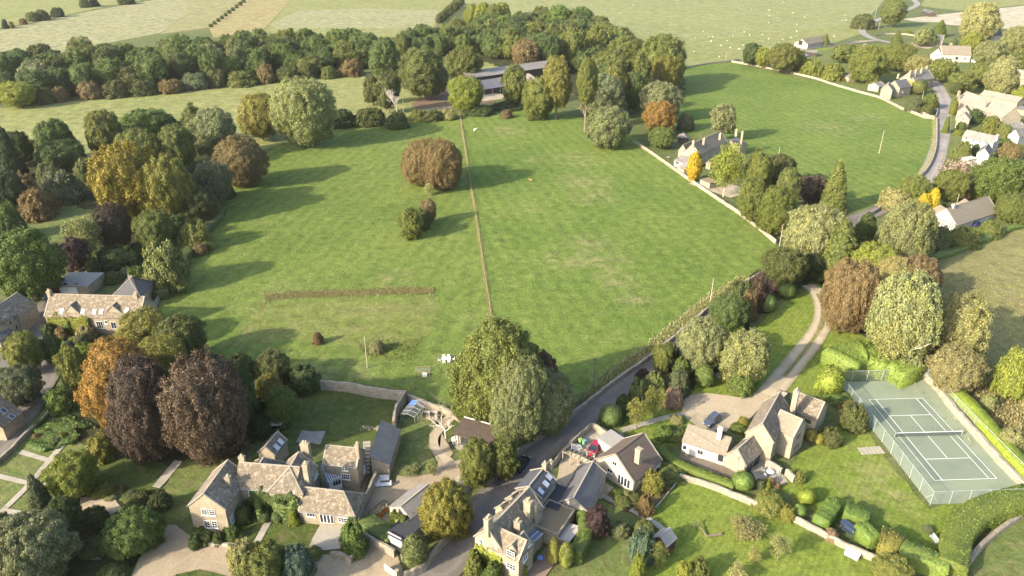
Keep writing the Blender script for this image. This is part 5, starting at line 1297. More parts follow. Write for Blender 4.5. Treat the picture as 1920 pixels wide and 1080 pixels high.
# farm barns
H=house('cattle_barn','very long grey cattle barn with raised rear roof and pinkish curved front roof',(900,180),'barn')
A=raise_blk(H,frame_side((888,146),(1060,121),9.5,6.2),6.2,7.6,wall='timber_dark',roof='corrugated_grey',kind='mono',cope=False,ov=.6)
B7=raise_blk(H,frame_side((907,167.3),(1010,151.5),9,3.0),3.0,5.3,wall='timber_dark',roof='corrugated_pink',kind='mono',cope=False,ov=.6)
m=MB()
for i in range(8): m.box(B7.P(i*B7.L/7,-.4,1.5),.25,.25,3.0,B7.e1,B7.e2)
m.build('barn_posts','timber_grey',H)
H=house('open_barn','open fronted field barn with grey roof beside the sheep pasture',(1515,86),'barn')
A=raise_blk(H,frame_end((1490,80),(1515,83.5),0,3.2,(1536,66.3),6.0),3.2,6.2,roof='stone_tiles_dark',wall='limestone_grey',cope=False); win(A,1501,80,3.2,3.0,1,1,kind='barn_door',mat='timber_dark')  # dark panel paints the unlit inside of the open gable, no door here
H=house('tin_shed','small grey tin roofed shed below the open barn',(1522,102),'shed'); k=raise_blk(H,frame_side((1513,98),(1532,99),6,2.6),2.6,3.2,roof='slate_pale',kind='mono',cope=False,wall='timber_dark')
# village
H=house('white_house','white rendered village house with grey tiled roof, dormer and terrace',(1790,115))
A=up(H,fit_side((1767,102.5),(1821,103.5),4.6,86),wall='white_render',roof='concrete_tiles',ridge='concrete_tiles')
win(A,1794,109,1.6,1.6,2,1,mat='timber_dark'); win(A,1809.5,110,1.6,1.1,3,1); win(A,1775,110,1.2,1.1,2,1)
d=raise_blk(H,frame_end((1791.5,98.5),(1799.5,98.8),3,5.6),6.6,8.0,wall='white_render',roof='concrete_tiles',wn='dormer_wall',rn='dormer_roof',z0=4.7); win(d,1795.5,97.8,1.1,.9,2,1)
B8=raise_blk(H,frame_end((1744,103),(1768,106),8,3.4),3.4,7.8,wall='white_render',roof='concrete_tiles'); chim(H,1783.7,81.5,10.2,A,1.5,1.0,zbot=7.5,pots=2,mat='limestone_pale')
k=raise_blk(H,frame_side((1821,112),(1833,113),5,1.6),1.6,1.6,wall='white_render',roof='white_render',kind='flat',cope=False,wn='terrace_wall',rn='terrace_deck')
H=house('slate_terrace','stone terrace with blue slate roofs and five pale chimneys at the road bend',(1700,180),'house')
A=up(H,fit_side((1716,153.5),(1751.4,146.5),5.2,132.5),wall='limestone_pale',roof='slate_pale'); win(A,1742,153,.9,1.1,2,1)
B9=raise_blk(H,frame_side((1687,166),(1709,162),7.5,4.6),4.6,7.8,wall='limestone_pale',roof='slate'); win(B9,1693,172,1.0,1.0,2,1)
C9=raise_blk(H,frame_end((1652,168),(1673,170),7,4.6),4.6,7.4,wall='limestone_pale',roof='slate_pale')
D9=raise_blk(H,frame_side((1648,163),(1660,160),6,2.8),2.8,4.4,wall='limestone_grey',roof='slate_pale')
for x,y in ((1708,133),(1718.4,131.5),(1729.4,128.5),(1738.8,125)): chim(H,x,y,10.8,A,1.2,1.0,zbot=7.5,pots=2,mat='limestone_pale')
chim(H,1685.3,139,9.4,B9,.9,.9,zbot=7,pots=1,mat='limestone_pale')
H=house('long_house','long village house with very pale stone roof facing the road',(1840,215),'house')
A=up(H,fit_side((1791,189),(1879,221),4.6,186.4),wall='limestone_pale',roof='pale_tiles'); chim(H,1799,171,9.8,A,.9,.9,zbot=7.2,pots=1,mat='limestone_pale'); chim(H,1850,187,9.8,A,.9,.9,zbot=7.2,pots=1,mat='limestone_pale')
for a in ((1803,197),(1822,204),(1845,212),(1864,219)): win(A,*a,1.0,1.1,2,2)
B10=raise_blk(H,frame_end((1872,236),(1892,242),9,2.8),2.8,4.4,wall='white_render',roof='slate_pale')
H=house('pale_roofed_barn','pale roofed long building behind the long village house',(1875,190),'barn'); raise_blk(H,frame_side((1838,178),(1908,192),6,3.2),3.2,5.2,wall='limestone_pale',roof='pale_tiles')
H=house('twin_gabled_cottage','small stone cottage with two front gables facing down the village road',(1806,242))
for (l,r) in (((1794.5,222),(1818,225)),((1795,209),(1818,212))):
    k=raise_blk(H,frame_end(l,r,5.2,4.2),4.2,6.6,wall='limestone_pale',roof='slate_pale')
    win(k,(l[0]+r[0])/2,l[1]+1,1.2,.9,2,1); win(k,(l[0]+r[0])/2-1,l[1]+12,1.6,1.0,3,1)
H=house('white_slate_cottage','long white cottage with smooth grey slate roof below the twin gables',(1830,275))
A=up(H,fit_side((1805.5,255.5),(1863,268),4.4,250),wall='white_render',roof='slate_pale',ridge='slate_pale')
for a in ((1812,260),(1825,263),(1838,266),(1850,268)): win(A,*a,.9,.9,2,1)
for a in ((1812,270),(1822,272),(1846,277)): win(A,*a,1.1,1.2,2,1)
chim(H,1871,253,8.4,A,.9,.9,zbot=6,pots=1,mat='white_render')
H=house('white_gabled_cottage','white gabled cottage with grey roof and low porch above the big green tree',(1850,300))
A=up(H,fit_end((1832,287.5),(1854.5,291),4.4,279,(1878,273)),wall='white_render',roof='slate'); k=raise_blk(H,frame_end((1837,295),(1850,298),3,2.4),2.4,3.6,wall='white_render',roof='slate_pale',wn='porch_wall',rn='porch_roof')
k=raise_blk(H,frame_side((1816,300),(1834,297),3,2.4),2.4,2.6,wall='white_render',roof='white_render',kind='flat',cope=False,wn='lean_to_wall',rn='lean_to_roof'); win(k,1820,302,1.6,1.4,3,1); win(k,1828,300,1.6,1.4,3,1)
H=house('white_end_cottage','white gabled cottage with slate roof cut by the right edge of the village',(1905,262)); raise_blk(H,frame_end((1890.5,253.5),(1911,258),9,3.8),3.8,6.4,wall='white_render',roof='slate_pale')
H=house('pale_gabled_house','large pale stone house half hidden by trees at the right edge',(1905,155)); A=raise_blk(H,frame_side((1897,146),(1935,150),8,4.8),4.8,8.8,wall='limestone_pale',roof='pale_tiles'); win(A,1908,152,1.2,1.3,3,1)
H=house('slate_house','dark slate gable half hidden among trees beside the white house drive',(1760,82)); raise_blk(H,frame_side((1753,75),(1768,76),7,4.4),4.4,7.6,wall='limestone_grey',roof='slate')
H=house('grey_roofed_house','tall grey roofed house half hidden behind the huge pale cream tree',(1870,75)); raise_blk(H,frame_side((1860,66),(1880,66),8,6),6,10,wall='limestone_grey',roof='slate')
H=house('farm_shed','long low grey farm shed at the top right behind the lane',(1740,20),'shed'); raise_blk(H,frame_side((1728,20),(1742,25),6,3),3,4.4,wall='timber_dark',roof='slate')
H=house('stone_ruin','small pale roofless stone building at the edge of the upper field',(1585,140),'outbuilding'); raise_blk(H,frame_side((1570,139),(1592,145),5,2.6),2.6,3.3,wall='limestone_pale',roof='pale_tiles',kind='mono',cope=False)
H=house('low_garage','low grey garage roof at the right edge beyond the long village house',(1912,205),'garage'); raise_blk(H,frame_side((1898,202),(1935,210),7,2.6),2.6,2.6,wall='limestone_pale',roof='slate_pale',kind='flat',cope=False)
H=house('garden_shed','brown timber garden shed with felt roof and open door on the bright lawn',(1250,1030),'shed')
A=raise_blk(H,frame_end((1224,1008),(1250,1025),0,2.0,(1268,1000),2.9),2.0,3.0,wall='timber_red',roof='felt_grey',cope=False,ridge='felt_grey',ov=.15)
win(A,1266,1020,1.5,1.7,1,1,mat='timber_red',kind='door',glass='timber_dark')
# ------------------------------------------------------------------ walls, hedges, fences
DS='dry stone walls'
wall('dry stone wall on the verge between the road and the right paddock','1062,781 1100,752 1160,706 1215,668 1262,630 1302,598 1340,566 1400,525 1448,498',1.1,.6,'dry_stone')
wall('dry stone wall on the left of the road under the lime and silvery trees','905,905 930,888 958,852 1010,815 1060,782',1.3,.5,'dry_stone')
wall('pale wall between the right paddock and the long cottage garden','1187,262 1212,277 1250,303 1300,338 1345,368 1400,405 1456,450',1.2,.45,'dry_stone_pale')
wall('far wall between the sheep pasture and the upper right field','1283,125 1330,117 1366,113 1385,110',1.2,.45,'dry_stone_pale')
wall('long wall along the village gardens at the top of the upper right field','1372,113 1400,118 1448,127 1522,143 1560,155 1620,172 1652,181 1690,200 1717,210 1735,217 1754,219',1.2,.45,'dry_stone_pale')
wall('pale wall between the upper right field and the village road','1757,219 1757,260 1752,288 1736,318 1702,348 1672,371 1640,394 1612,408',1.3,.45,'dry_stone_pale')
wall('whitish wall down the right side of the tennis court','1738,700 1760,722 1792,762 1840,815 1885,865 1935,915',1.6,.8,'dry_stone_pale')
wall('garden wall between the two bright lawns','1275,888 1330,904 1375,922 1415,938 1450,950 1487,965 1540,993 1585,1017 1650,1046 1690,1066',1.2,.45,'dry_stone_pale')
wall('tall pale back wall of the dark manor lawn','600,713 650,717 700,727 755,733',2.3,.5,'dry_stone_pale')
wall('tall wall stepping down the right of the dark manor lawn','760,732 750,748 741,764 738,790',2.3,.6,'dry_stone')
wall('wall behind the fruit cage and summer house','764,738 800,753 842,768 880,786 935,808',1.5,.6,'dry_stone')
wall('curved roadside wall from the gateway round the yellow hornbeam','881,963 856,985 830,1012 806,1040 795,1056 776,1066 758,1074',1.6,.5,'dry_stone')
wall('wall between forecourt gravel and the sloping clipped hedge','684,998 700,1009 720,1020 740,1031',1.5,.5,'dry_stone')
wall('narrow wall between manor courtyard and gravel court','705,884 692,913 679,943 670,972',2.0,.5,'dry_stone')
wall('low wall along the front edge of the manor garden','372,1014 420,1019 470,1023 540,1028 592,1036',.7,.45,'dry_stone_pale')
wall('low terrace wall in front of the manor french doors','620,1034 645,1038 656,1046 664,1030',1.2,.5,'dry_stone')
wall('mossy wall beside the left lane and the kitchen garden','-20,872 10,848 40,818 70,790 92,768',1.0,.6,'dry_stone')
wall('dark field wall curving behind the big hedge at the bottom right','1960,935 1915,962 1880,986 1850,1010 1822,1042 1796,1085',1.1,.7,'dry_stone')
wall('pale yard wall along the road before the red car','1040,862 1054,844 1068,829 1084,815',1.5,.35,'dry_stone_pale')
wall('cream yard wall behind the red car','1084,815 1098,803 1110,793 1130,804 1148,818',1.5,.35,'limestone_pale')
wall('low brick edged wall between pergola and red car','1055,844 1072,848 1090,853 1108,864',1.2,.3,'limestone_pale')
wall('terrace wall at the corner of the large stone house','1437,862 1452,869 1467,878',1.5,.5,'dry_stone_pale')
wall('short end piece of the terrace wall beside the large stone house','1475,879 1483,885 1491,893',1.5,.5,'dry_stone_pale')
wall('broken low wall along the left paddock and farmhouse garden','318,528 302,548 285,572 275,585',1.1,.5,'dry_stone')
wall('village garden wall on the left of the road by the blue car','1724,205 1740,214 1756,216 1758,190',1.3,.45,'dry_stone_pale')
wall('lane wall below the open barn','1512,91 1560,84 1600,77 1625,76',1.1,.5,'dry_stone_pale')
wall('pale wall round the village green','1640,66 1660,62 1700,63 1730,68',1.0,.45,'dry_stone_pale')
H_=lambda *a,**k: hedge(*a,**k)
H_('long low rounded hedge between bungalow drive and garden wall','1238,834 1250,850 1275,867 1310,881 1350,896 1378,908',1.7,1.3,'hedge',.11,34)
H_('tall bright clipped hedge behind the tennis court wall','1793,727 1830,765 1870,812 1912,858 1950,898',2.8,2.6,'lime',.12,34)
H_('billowing laurel hedge across the far end of the tennis court','1575,668 1608,655 1645,660 1685,672 1722,690',8.0,4.0,'hedge',.24,10,'leaf',rag=.12)
H_('big pale green hedge curving up to the tennis court at the bottom right','1788,1056 1792,1034 1797,1003 1814,970 1852,947 1940,920',(3.8,4.4),2.8,'hedge',.13,34,rag=.05)
H_('pale green hedge running from the orange hedge to the bottom right corner','1688,1020 1716,1031 1748,1043 1782,1056',3.2,2.6,'hedge',.13,34,rag=.05)
H_('orange tinged end of the big hedge','1652,1002 1668,1008 1690,1018',4.4,2.8,'autumn',.15)
H_('left arm of the clipped hedge bay on the tennis lawn','1540,972 1553,955 1566,939 1572,941',2.6,2.3,'fresh',.11,34,smooth=False)
H_('long clipped hedge block on the tennis lawn','1586,949 1608,957 1632,967',3.3,2.3,'fresh',.11,34,smooth=False)
H_('clipped hedge cube beside the covered swing seat','1617,995 1628,992 1639,989',3.6,2.6,'fresh',.11,34,smooth=False)
H_('snaking green hedge beside the slate barn gable','1092,955 1098,982 1092,1006 1078,1032',2.2,2.6,'green',.13)
H_('sloping clipped hedge above the forecourt wall','684,968 702,982 722,992 740,1000',(3.0,3.6),1.7,'mid',.12)
H_('low dark hedge between the half timbered bungalow and the meadow','1745,482 1790,466 1840,447 1880,430 1935,410',2.4,1.4,'mid',.2,14,'leaf',rag=.3)
H_('low grassy hedge on the right of the left lane','52,806 72,786 92,766 110,752',1.6,.9,'green',.14)
H_('dark hedge along the road before the drive lawn','1160,772 1180,748 1205,725 1222,705',2.2,1.6,'dark',.18,16,'leaf',rag=.25)
H_('overgrown hedge along the left paddock edge','300,548 330,500 350,470 385,425 415,385',3.2,2.2,'dolive',.24,10,'leaf',rag=.3)
H_('low hedge behind the barn track','620,236 690,225 760,222 850,216',3.0,1.4,'dolive',.24,10,'leaf',rag=.35)
H_('leafy vegetable rows in the kitchen garden','62,840 90,822 125,800 150,785',7,.7,'fresh',.22,9,'leaf',rag=.5,name='vegetable_bed',cat='vegetables')
fence('post and wire fence dividing the two paddocks','862,214 880,330 900,455 924,614',1.2,3.5,2,'pole_wood',.03)
fence('dark post and rail fence above the back wall of the manor lawn','598,706 650,708 700,716 757,722 800,742 842,764',1.2,3.5,2,'pole_dark',.05)
fence('post and wire fence on the grassy verge above the road','1064,772 1100,742 1160,690 1215,650 1262,612 1302,580 1335,556',1.2,3.2,2,'pole_wood',.03)
fence('timber rail fence in front of the muddy yard and barn','790,210 832,205 870,203 925,193',1.3,3.0,2,'timber_grey',.12)
fence('thin wire fence crossing the strip pasture','0,229 160,213 385,187',1.1,8,2,'pole_dark',.02)
fence('pale timber edging fence round the bright lawn rockery','1284,889 1262,915 1238,944 1216,968',.35,1.5,1,'timber_grey',.2)
D_=[('dry grass along the fence between the two paddocks','862,214 880,330 900,455 924,614',0.9,.35,60,'straw'),
('long brown grass strip left uncut at the top of the mown patch','497,560 530,554 580,552 650,550 740,546 814,545',3.4,.30,110,'buff'),
('brown grass edge down the left of the mown patch','497,564 493,574 489,584',0.8,.25,50,'straw'),
('dry verge grass between the road wall and the right paddock','1066,770 1100,744 1160,692 1215,655 1262,618 1302,586 1340,556 1400,520',2.6,.5,40,'straw'),
('dry grass under the cottage garden wall','1190,268 1250,308 1300,343 1345,373 1400,411 1450,448',1.4,.4,30,'straw'),
('dry grass under the field wall by the village road','1752,225 1752,262 1747,292 1728,324 1696,354 1664,378',1.6,.4,28,'straw'),
('rough dry grass over the sloping meadow','1775,520 1850,560 1900,660 1915,760 1940,860',38,.4,3.0,'straw'),
('tangled brown scrub grass behind the tennis hedge','1815,700 1850,745 1890,800 1925,850',12,.7,12,'buff'),
('rough grass in the lower left paddock','680,660 720,650 780,655',9,.4,10,'olive')]
for i,(lab,p,wd,h,dn,c) in enumerate(D_): tufts('rough_grass',p,wd,h,dn,c,lab)
# ------------------------------------------------------------------ tennis court
CO=at(1628.75,750.75); u=(at(1731.25,748)-CO); v=(at(1745.5,901.75)-CO); u.normalize(); v=Vector((u.y,-u.x,0)) if Vector((u.y,-u.x,0)).dot(v)>0 else Vector((-u.y,u.x,0))
cp=lambda a,b,z=0: CO+u*a+v*b+Z*z
BL=(-3.9,-6.3); FR=(10.97+4.2,23.77+5.6)
def rect(name,x0,y0,x1,y1,z,mat):
    m=MB().poly([cp(x0,y1,z),cp(x1,y1,z),cp(x1,y0,z),cp(x0,y0,z)]); o=m.build(name,mat); o['kind']='structure'
rect('tennis_court',BL[0],BL[1],FR[0],FR[1],.22,'court_green'); rect('tennis_court',-.3,-.3,11.27,24.07,.226,'court_playing')
m=MB(); lw=.09
def ln(x0,y0,x1,y1):
    a=min(x0,x1)-lw/2;b=max(x0,x1)+lw/2;c=min(y0,y1)-lw/2;d=max(y0,y1)+lw/2; m.poly([cp(a,d,.236),cp(b,d,.236),cp(b,c,.236),cp(a,c,.236)])
e_=lw
for y in (0,23.77): ln(0,y,10.97,y)
for x in (0,10.97,1.37,9.6): ln(x,e_,x,23.77-e_)
for y in (5.485,18.285): ln(1.37+e_,y,9.6-e_,y)
ln(5.485,5.485+e_,5.485,18.285-e_)
o=m.build('court_markings','white_line'); o['kind']='structure'
T=empty('tennis_net',cp(5.485,11.885,.2),'white topped net across the green tennis court','net')
MB().box(cp(5.485,11.885,.68),12.6,.03,.85,u,v).build('mesh_net','net_dark',T); MB().box(cp(5.485,11.885,1.13),12.6,.06,.09,u,v).build('top_band','white_paint',T)
for x in (-.9,11.87): MB().tube(cp(x,11.885,.2),cp(x,11.885,1.25),.06,.06).build('net_post','steel_grey',T)
T=empty('court_fence',cp(*BL),'tall pale netting fence with grey posts round the tennis court','fence'); fh=2.9
cs=[(BL[0],BL[1]),(FR[0],BL[1]),(FR[0],FR[1]),(BL[0],FR[1])]
pm=MB().tube((0,0,0),(0,0,fh),.05,.045,6).build('post','steel_grey'); pme=pm.data; bpy.data.objects.remove(pm)
for i in range(4):
    a=cs[i];b=cs[(i+1)%4]; L=math.hypot(b[0]-a[0],b[1]-a[1]); n=round(L/3.3); A=cp(*a,.1);B_=cp(*b,.1)
    MB().poly([A,B_,B_+Z*(fh-.1),A+Z*(fh-.1)]).build('netting','netting',T)
    d=(B_-A).normalized(); MB().box((A+B_)/2+Z*(fh-.1),L,.05,.05,d,perp(d)).build('rail','steel_grey',T)
    for k in range(n):
        o=bpy.data.objects.new('post',pme); COL.objects.link(o); o.parent=T; o.location=A.lerp(B_,k/n)-Vector(T.location)
m=MB()
for a,b in (((BL[0],BL[1]),(1.6,0)),((FR[0],BL[1]),(-1.6,0)),((BL[0],FR[1]),(1.6,0)),((BL[0],FR[1]),(0,-1.6))): m.tube(cp(*a,fh*.8),cp(a[0]+b[0],a[1]+b[1],.1),.04,.04,5)
m.build('brace','steel_grey',T)
o=MB()
for i in range(6): o.box(cp(BL[0]-1.2-.75*i,15.2+.05*i,.06),.62,2.0,.10,u,v)
tag(o.build('stepping_slabs','paving',off=cp(BL[0]-1,15)),'row of pale slabs leading to the tennis court gate','paving slabs')
# ------------------------------------------------------------------ vehicles
def car(label,px,front,L=4.4,W=1.8,Hh=1.45,paint='car_red',kind='hatch',group=None,name='parked_car'):
    p=at(*px); d=(at(*front)-p); d.z=0; d.normalize(); q=perp(d); e=empty(name,p,label,'car',group)
    X=lambda x,y,z: p+d*(x*L)+q*(y*W)+Z*z
    # lower body lofted along the length
    if kind=='jeep': st=[(-.5,.95,.45,1.0),(-.48,1,.40,1.05),(.15,1,.38,1.05),(.2,.98,.38,1.02),(.47,.94,.40,.98),(.5,.9,.46,.9)]; roof=[(-.48,1.05),(-.47,Hh),(.08,Hh),(.17,1.05)]
    elif kind=='suv': st=[(-.5,.86,.42,.9),(-.47,.97,.34,1.0),(-.2,1,.32,1.03),(.2,1,.32,1.0),(.42,.94,.34,.88),(.5,.8,.44,.72)]; roof=[(-.47,1.0),(-.40,Hh*.98),(.02,Hh),(.24,.98)]
    else: st=[(-.5,.84,.40,.8),(-.46,.95,.30,.92),(-.2,1,.28,.95),(.2,1,.28,.92),(.42,.93,.30,.76),(.5,.76,.40,.6)]; roof=[(-.46,.9),(-.32,Hh*.96),(0,Hh),(.25,.91)]
    m=MB(); R_=[]
    for x,wf,z0,z1 in st:
        w=wf/2; R_.append([X(x,-w,z0),X(x,-w*1.0,(z0+z1)/2),X(x,-w*.92,z1-.05),X(x,-w*.8,z1),X(x,w*.8,z1),X(x,w*.92,z1-.05),X(x,w,(z0+z1)/2),X(x,w,z0)])
    for a,b in zip(R_,R_[1:]):
        for i in range(8): j=(i+1)%8; m.poly([a[i],a[j],b[j],b[i]])
    m.poly(R_[0][::-1]); m.poly(R_[-1])
    # roof panel
    (xa,za),(xb,zb),(xc,zc),(xd,zd)=roof; tw=.36 if kind!='jeep' else .44
    m.box(X((xb+xc)/2,0,(zb+zc)/2+.005),(xc-xb)*L,W*tw*2,.05,d,q)
    for sy in (-1,1):
        for (x0,z0,x1,z1) in ((xa,za,xb,zb),(xd,zd,xc,zc),((xa+xd)/2+.02,.93,(xb+xc)/2,zc)):
            a=X(x0,sy*.445,z0-.03); b=X(x1,sy*(tw-.012),z1); dd=(b-a).normalized(); m.box((a+b)/2,(b-a).length,.07,.07,dd,q if abs(dd.dot(q))<.9 else d,dd.cross(q))
    m.build('body',paint,e)
    g=MB(); w0=.435; w1=tw-.02
    lo=[X(xa+.01,-w0,za-.02),X(xd-.01,-w0,zd-.02),X(xd-.01,w0,zd-.02),X(xa+.01,w0,za-.02)]; hi=[X(xb,-w1,zb-.01),X(xc,-w1,zc-.01),X(xc,w1,zc-.01),X(xb,w1,zb-.01)]
    for i in range(4): j=(i+1)%4; g.poly([lo[i],lo[j],hi[j],hi[i]])
    g.build('windows','glass_dark',e)
    for x in (-.31,.31):
        for y in (-.46,.46):
            a=X(x,y-.05,.32);b=X(x,y+.05,.32); wo=MB().tube(a,b,.32,.32,14).build('wheel','tyre',e); MB().tube(X(x,y+(.055 if y>0 else -.055),.32)-q*.01,X(x,y+(.055 if y>0 else -.055),.32)+q*.01,.19,.19,10).build('rim','rim',wo)
    for y in (-.32,.32):
        MB().box(X(.485,y,st[-1][3]-.02),.12,.30,.13,d,q).build('headlight','lamp_white',e); MB().box(X(-.492,y*1.1,st[0][3]-.10),.08,.22,.16,d,q).build('tail_light','lamp_red',e)
    for y in (-.52,.52): MB().box(X(.2,y,.95),.10,.16,.12,d,q).build('wing_mirror',paint,e)
    return e
car('bright red hatchback parked in the cream walled yard',(1114,846),(1104,862),4.4,1.8,1.45,'car_red')
car('black hatchback parked on the road under the lime trees',(978,874),(990,857),4.4,1.8,1.45,'car_black')
car('dark navy off roader parked on the pale gravel turning circle',(1334,793),(1325,800),4.1,1.8,1.65,'car_navy','suv')
car('silver blue estate car parked by the left farmhouse gable',(74,558),(88,560),4.6,1.8,1.45,'car_silver')
car('dark green jeep with pale roof behind the flat roofed garage',(177,513),(192,514),4.4,1.8,2.0,'car_green','jeep')
car('blue car parked at the village roadside',(1755,212),(1757,205),4.3,1.8,1.5,'car_blue')
car('blue car parked beside the half timbered bungalow',(1830,423),(1836,421),4.2,1.8,1.5,'car_blue')
car('silver car parked beside the small grey tin shed',(1512,106),(1518,105),4.3,1.8,1.5,'car_silver')
car('white car parked by the village lane junction',(1622,87),(1628,86),4.3,1.8,1.5,'car_white')
car('navy car on the pale lane at the top right',(1743,24),(1746,22),4.3,1.8,1.6,'car_navy','suv')
car('black car under the timber carport behind the manor',(506,812),(514,808),4.3,1.8,1.5,'car_black')
E=empty('carport',at(505,812),'small timber carport over a black car behind the manor','carport'); c=at(505,812)
for a in (-1.6,1.6):
    for b in (-2.4,2.4): MB().box(c+Vector((b,a,1.1)),.12,.12,2.2).build('post','timber_grey',E)
MB().box(c+Vector((0,.6,2.25)),5.4,2.6,.1).build('roof','felt_grey',E)
# ------------------------------------------------------------------ poles and wires
P1=pole('grey pole standing alone in the lower left paddock',(689,690),(685,632),arm=False)
P2=pole('pale pole before the bungalow on the long low hedge',(1377,903),(1385,856))
pole('pole standing alone in the upper right field',(1648,288),(1658,245),arm=False); pole('short pale pole in the upper right field above the birches',(1460,290),(1463,276),arm=False)
P3=pole('dark pole on the verge above the road by the silvery trees',(1113,732),(1116,672),mat='pole_dark'); pole('thin pale pole at the right corner of the paddock verge',(1332,566),(1335,522),arm=False)
pole('leaning pale pole beside the weeping willow',(1461,464),(1467,420)); pole('pale pole at the village end of the upper field wall',(1523,143),(1529,112)); pole('pole on the corner by the blue car',(1724,205),(1733,170)); pole('pole below the white house',(1793,137),(1799,113)); pole('pole behind the half timbered bungalow roof',(1852,378),(1859,350),arm=False)
P4=pole('dark roadside pole beside the right lime of the summer house',(932,910),(931,858),mat='pole_dark',arm=False); pole('pole beside the white dead tree',(757,220),(754,188),arm=False); pole('tall pole at the bend of the far lane',(1638,44),(1646,10)); pole('shorter pole on the village green',(1647,56),(1651,32)); pole('left one of two thin poles at the top wall corner',(1360,113),(1362,97)); pole('right one of two thin poles at the top wall corner',(1392,117),(1394,92)); pole('pole in the trees left of the open barn',(1440,112),(1441,86)); pole('tv mast pole over the half timbered bungalow chimney',(1789,398),(1800,364),arm=False)
wire('wire from the bungalow pole towards the bottom of the picture',P2,at(1384,1120,7),.8); wire('wire crossing the road from the dark verge pole to the bungalow pole',P3,P2,1.2); wire('wire from the dark roadside pole to the dark verge pole',P4,P3,1.2)
# ------------------------------------------------------------------ dead trees
def dead(label,base,h,seed,lean=(0,0,1),mat='bark_dead',lev=5,spread=.9,cr=None):
    p=at(*base); e=empty('dead_tree',p,label,'tree'); rng=np.random.default_rng(seed); m=MB(); branchy(m,p,Vector(lean).normalized(),h*.34,h*.026,lev,rng,spread,.35,3); m.build('branches',mat,e)
dead('white bare dead tree standing at the top hedge of the left paddock',(746,223),15,5,(-.05,0,1),'bark_pale')
dead('small pale bare tree beside the summer house path',(836,822),6.5,9,(-.1,.1,1),'bark_pale',4,1.2); dead('bare pale fruit tree against the wall behind the fruit cage',(829,790),5,4,(0,0,1),'twig',4,1.3)
m=MB(); a=at(1305,985);b=at(1325,1008);c=at(1352,1003)
m.tube(a+Z*.8,b+Z*.3,.07,.14,8); m.tube(b+Z*.3,c+Z*.25,.15,.26,9); m.tube(a+Z*1.0,at(1300,992,1.3),.08,.04,6); m.tube(a+Z*1.0,at(1311,978,1.4),.08,.04,6); m.tube(a.lerp(b,.4)+Z*.7,at(1312,986,1.5),.07,.03,6)
tag(m.build('fallen_trunk','bark',off=b,smooth=True),'fallen bare tree trunk lying on the bright lawn','log')
# ------------------------------------------------------------------ garden furniture
def chair(p,d,mat,label,group=None,w=.5):
    q=perp(d); e=empty('garden_chair',p,label,'chair',group); MB().box(p+Z*.44,w,w,.07,d,q).build('seat',mat,e); MB().box(p-d*w/2+Z*.72,.06,w,.5,d,q).build('backrest',mat,e)
    for i in (-1,1):
        for j in (-1,1): MB().box(p+d*(i*w*.42)+q*(j*w*.42)+Z*.2,.06,.06,.40,d,q).build('leg',mat,e)
def table(p,d,l,wd,mat,label,h=.74,name='garden_table'):
    q=perp(d); e=empty(name,p,label,'table'); MB().box(p+Z*h,l,wd,.06,d,q).build('tabletop',mat,e)
    for i in (-1,1):
        for j in (-1,1): MB().box(p+d*(i*l*.42)+q*(j*wd*.4)+Z*(h/2-.02),.08,.08,h-.04,d,q).build('leg',mat,e)
p=at(837,677); dx=Vector((1,.1,0)).normalized(); table(p,dx,2.0,1.1,'sofa_cushion','white garden table with chairs on the left paddock by the great lime')
for i,(a,b,f) in enumerate(((-.5,.95,(0,-1)),(.5,.95,(0,-1)),(-.5,-.95,(0,1)),(.5,-.95,(0,1)),(-1.5,0,(1,0)),(1.5,0,(-1,0)))): chair(p+dx*a+perp(dx)*b,(dx*f[0]+perp(dx)*f[1]).normalized(),'sofa_cushion','white chair drawn up to the white garden table in the paddock','chairs round the paddock table',.55)
def roundtable(px,r,mat,label,h=.72):
    p=at(*px); e=empty('round_table',p,label,'table'); MB().tube(p+Z*(h-.04),p+Z*h,r,r,24).build('tabletop',mat,e); MB().tube(p,p+Z*(h-.05),.06,.05).build('pedestal','steel_grey',e)
roundtable((1081,843),.95,'cover_grey','round pale grey table in the cream walled yard',.6); roundtable((1443,890),.7,'cover_grey','round glass garden table on the stone house terrace'); roundtable((1013,1052),.45,'tarp_blue','small round blue table on the brick patio by the cottage'); roundtable((1253,297),.8,'paving','round pale table in the long cottage garden',.5)
for i in range(5):
    a=i*1.256; p=at(1443,890)+Vector((math.cos(a),math.sin(a),0))*1.15; chair(p,-Vector((math.cos(a),math.sin(a),0)),'steel_grey','grey garden chair round the glass table on the stone house terrace','chairs on the stone house terrace')
def sofa(px,d,l,label):
    p=at(*px); d=Vector(d).normalized(); q=perp(d); e=empty('garden_sofa',p,label,'sofa','outdoor sofa set'); MB().box(p+Z*.2,.85,l,.38,d,q).build('base','sofa_frame',e); MB().box(p+d*.06+Z*.46,.7,l-.1,.14,d,q).build('seat_cushion','sofa_cushion',e); MB().box(p-d*.40+Z*.62,.14,l,.5,d,q).build('backrest','sofa_cushion',e)
sofa((709,908),(1,.2,0),2.1,'long pale outdoor sofa on the gravel court'); sofa((721,901),(.1,-1,0),1.7,'shorter pale outdoor sofa at the back of the gravel court'); table(at(720,911),Vector((1,.2,0)).normalized(),1.0,.8,'sofa_cushion','low pale table between the outdoor sofas',.36); sofa((729,911),(-1,-.2,0),.8,'pale outdoor armchair facing the long outdoor sofa')
for i,(a,l) in enumerate((((851,829),'white chair nearest the path on the summer house terrace'),((859,826),'white chair beside the veranda on the summer house terrace'),((846,838),'dark chair at the edge of the summer house terrace'))): chair(at(*a),Vector((.4,-1,0)).normalized(),'rubber' if i==2 else 'sofa_cushion',l,None,.7)
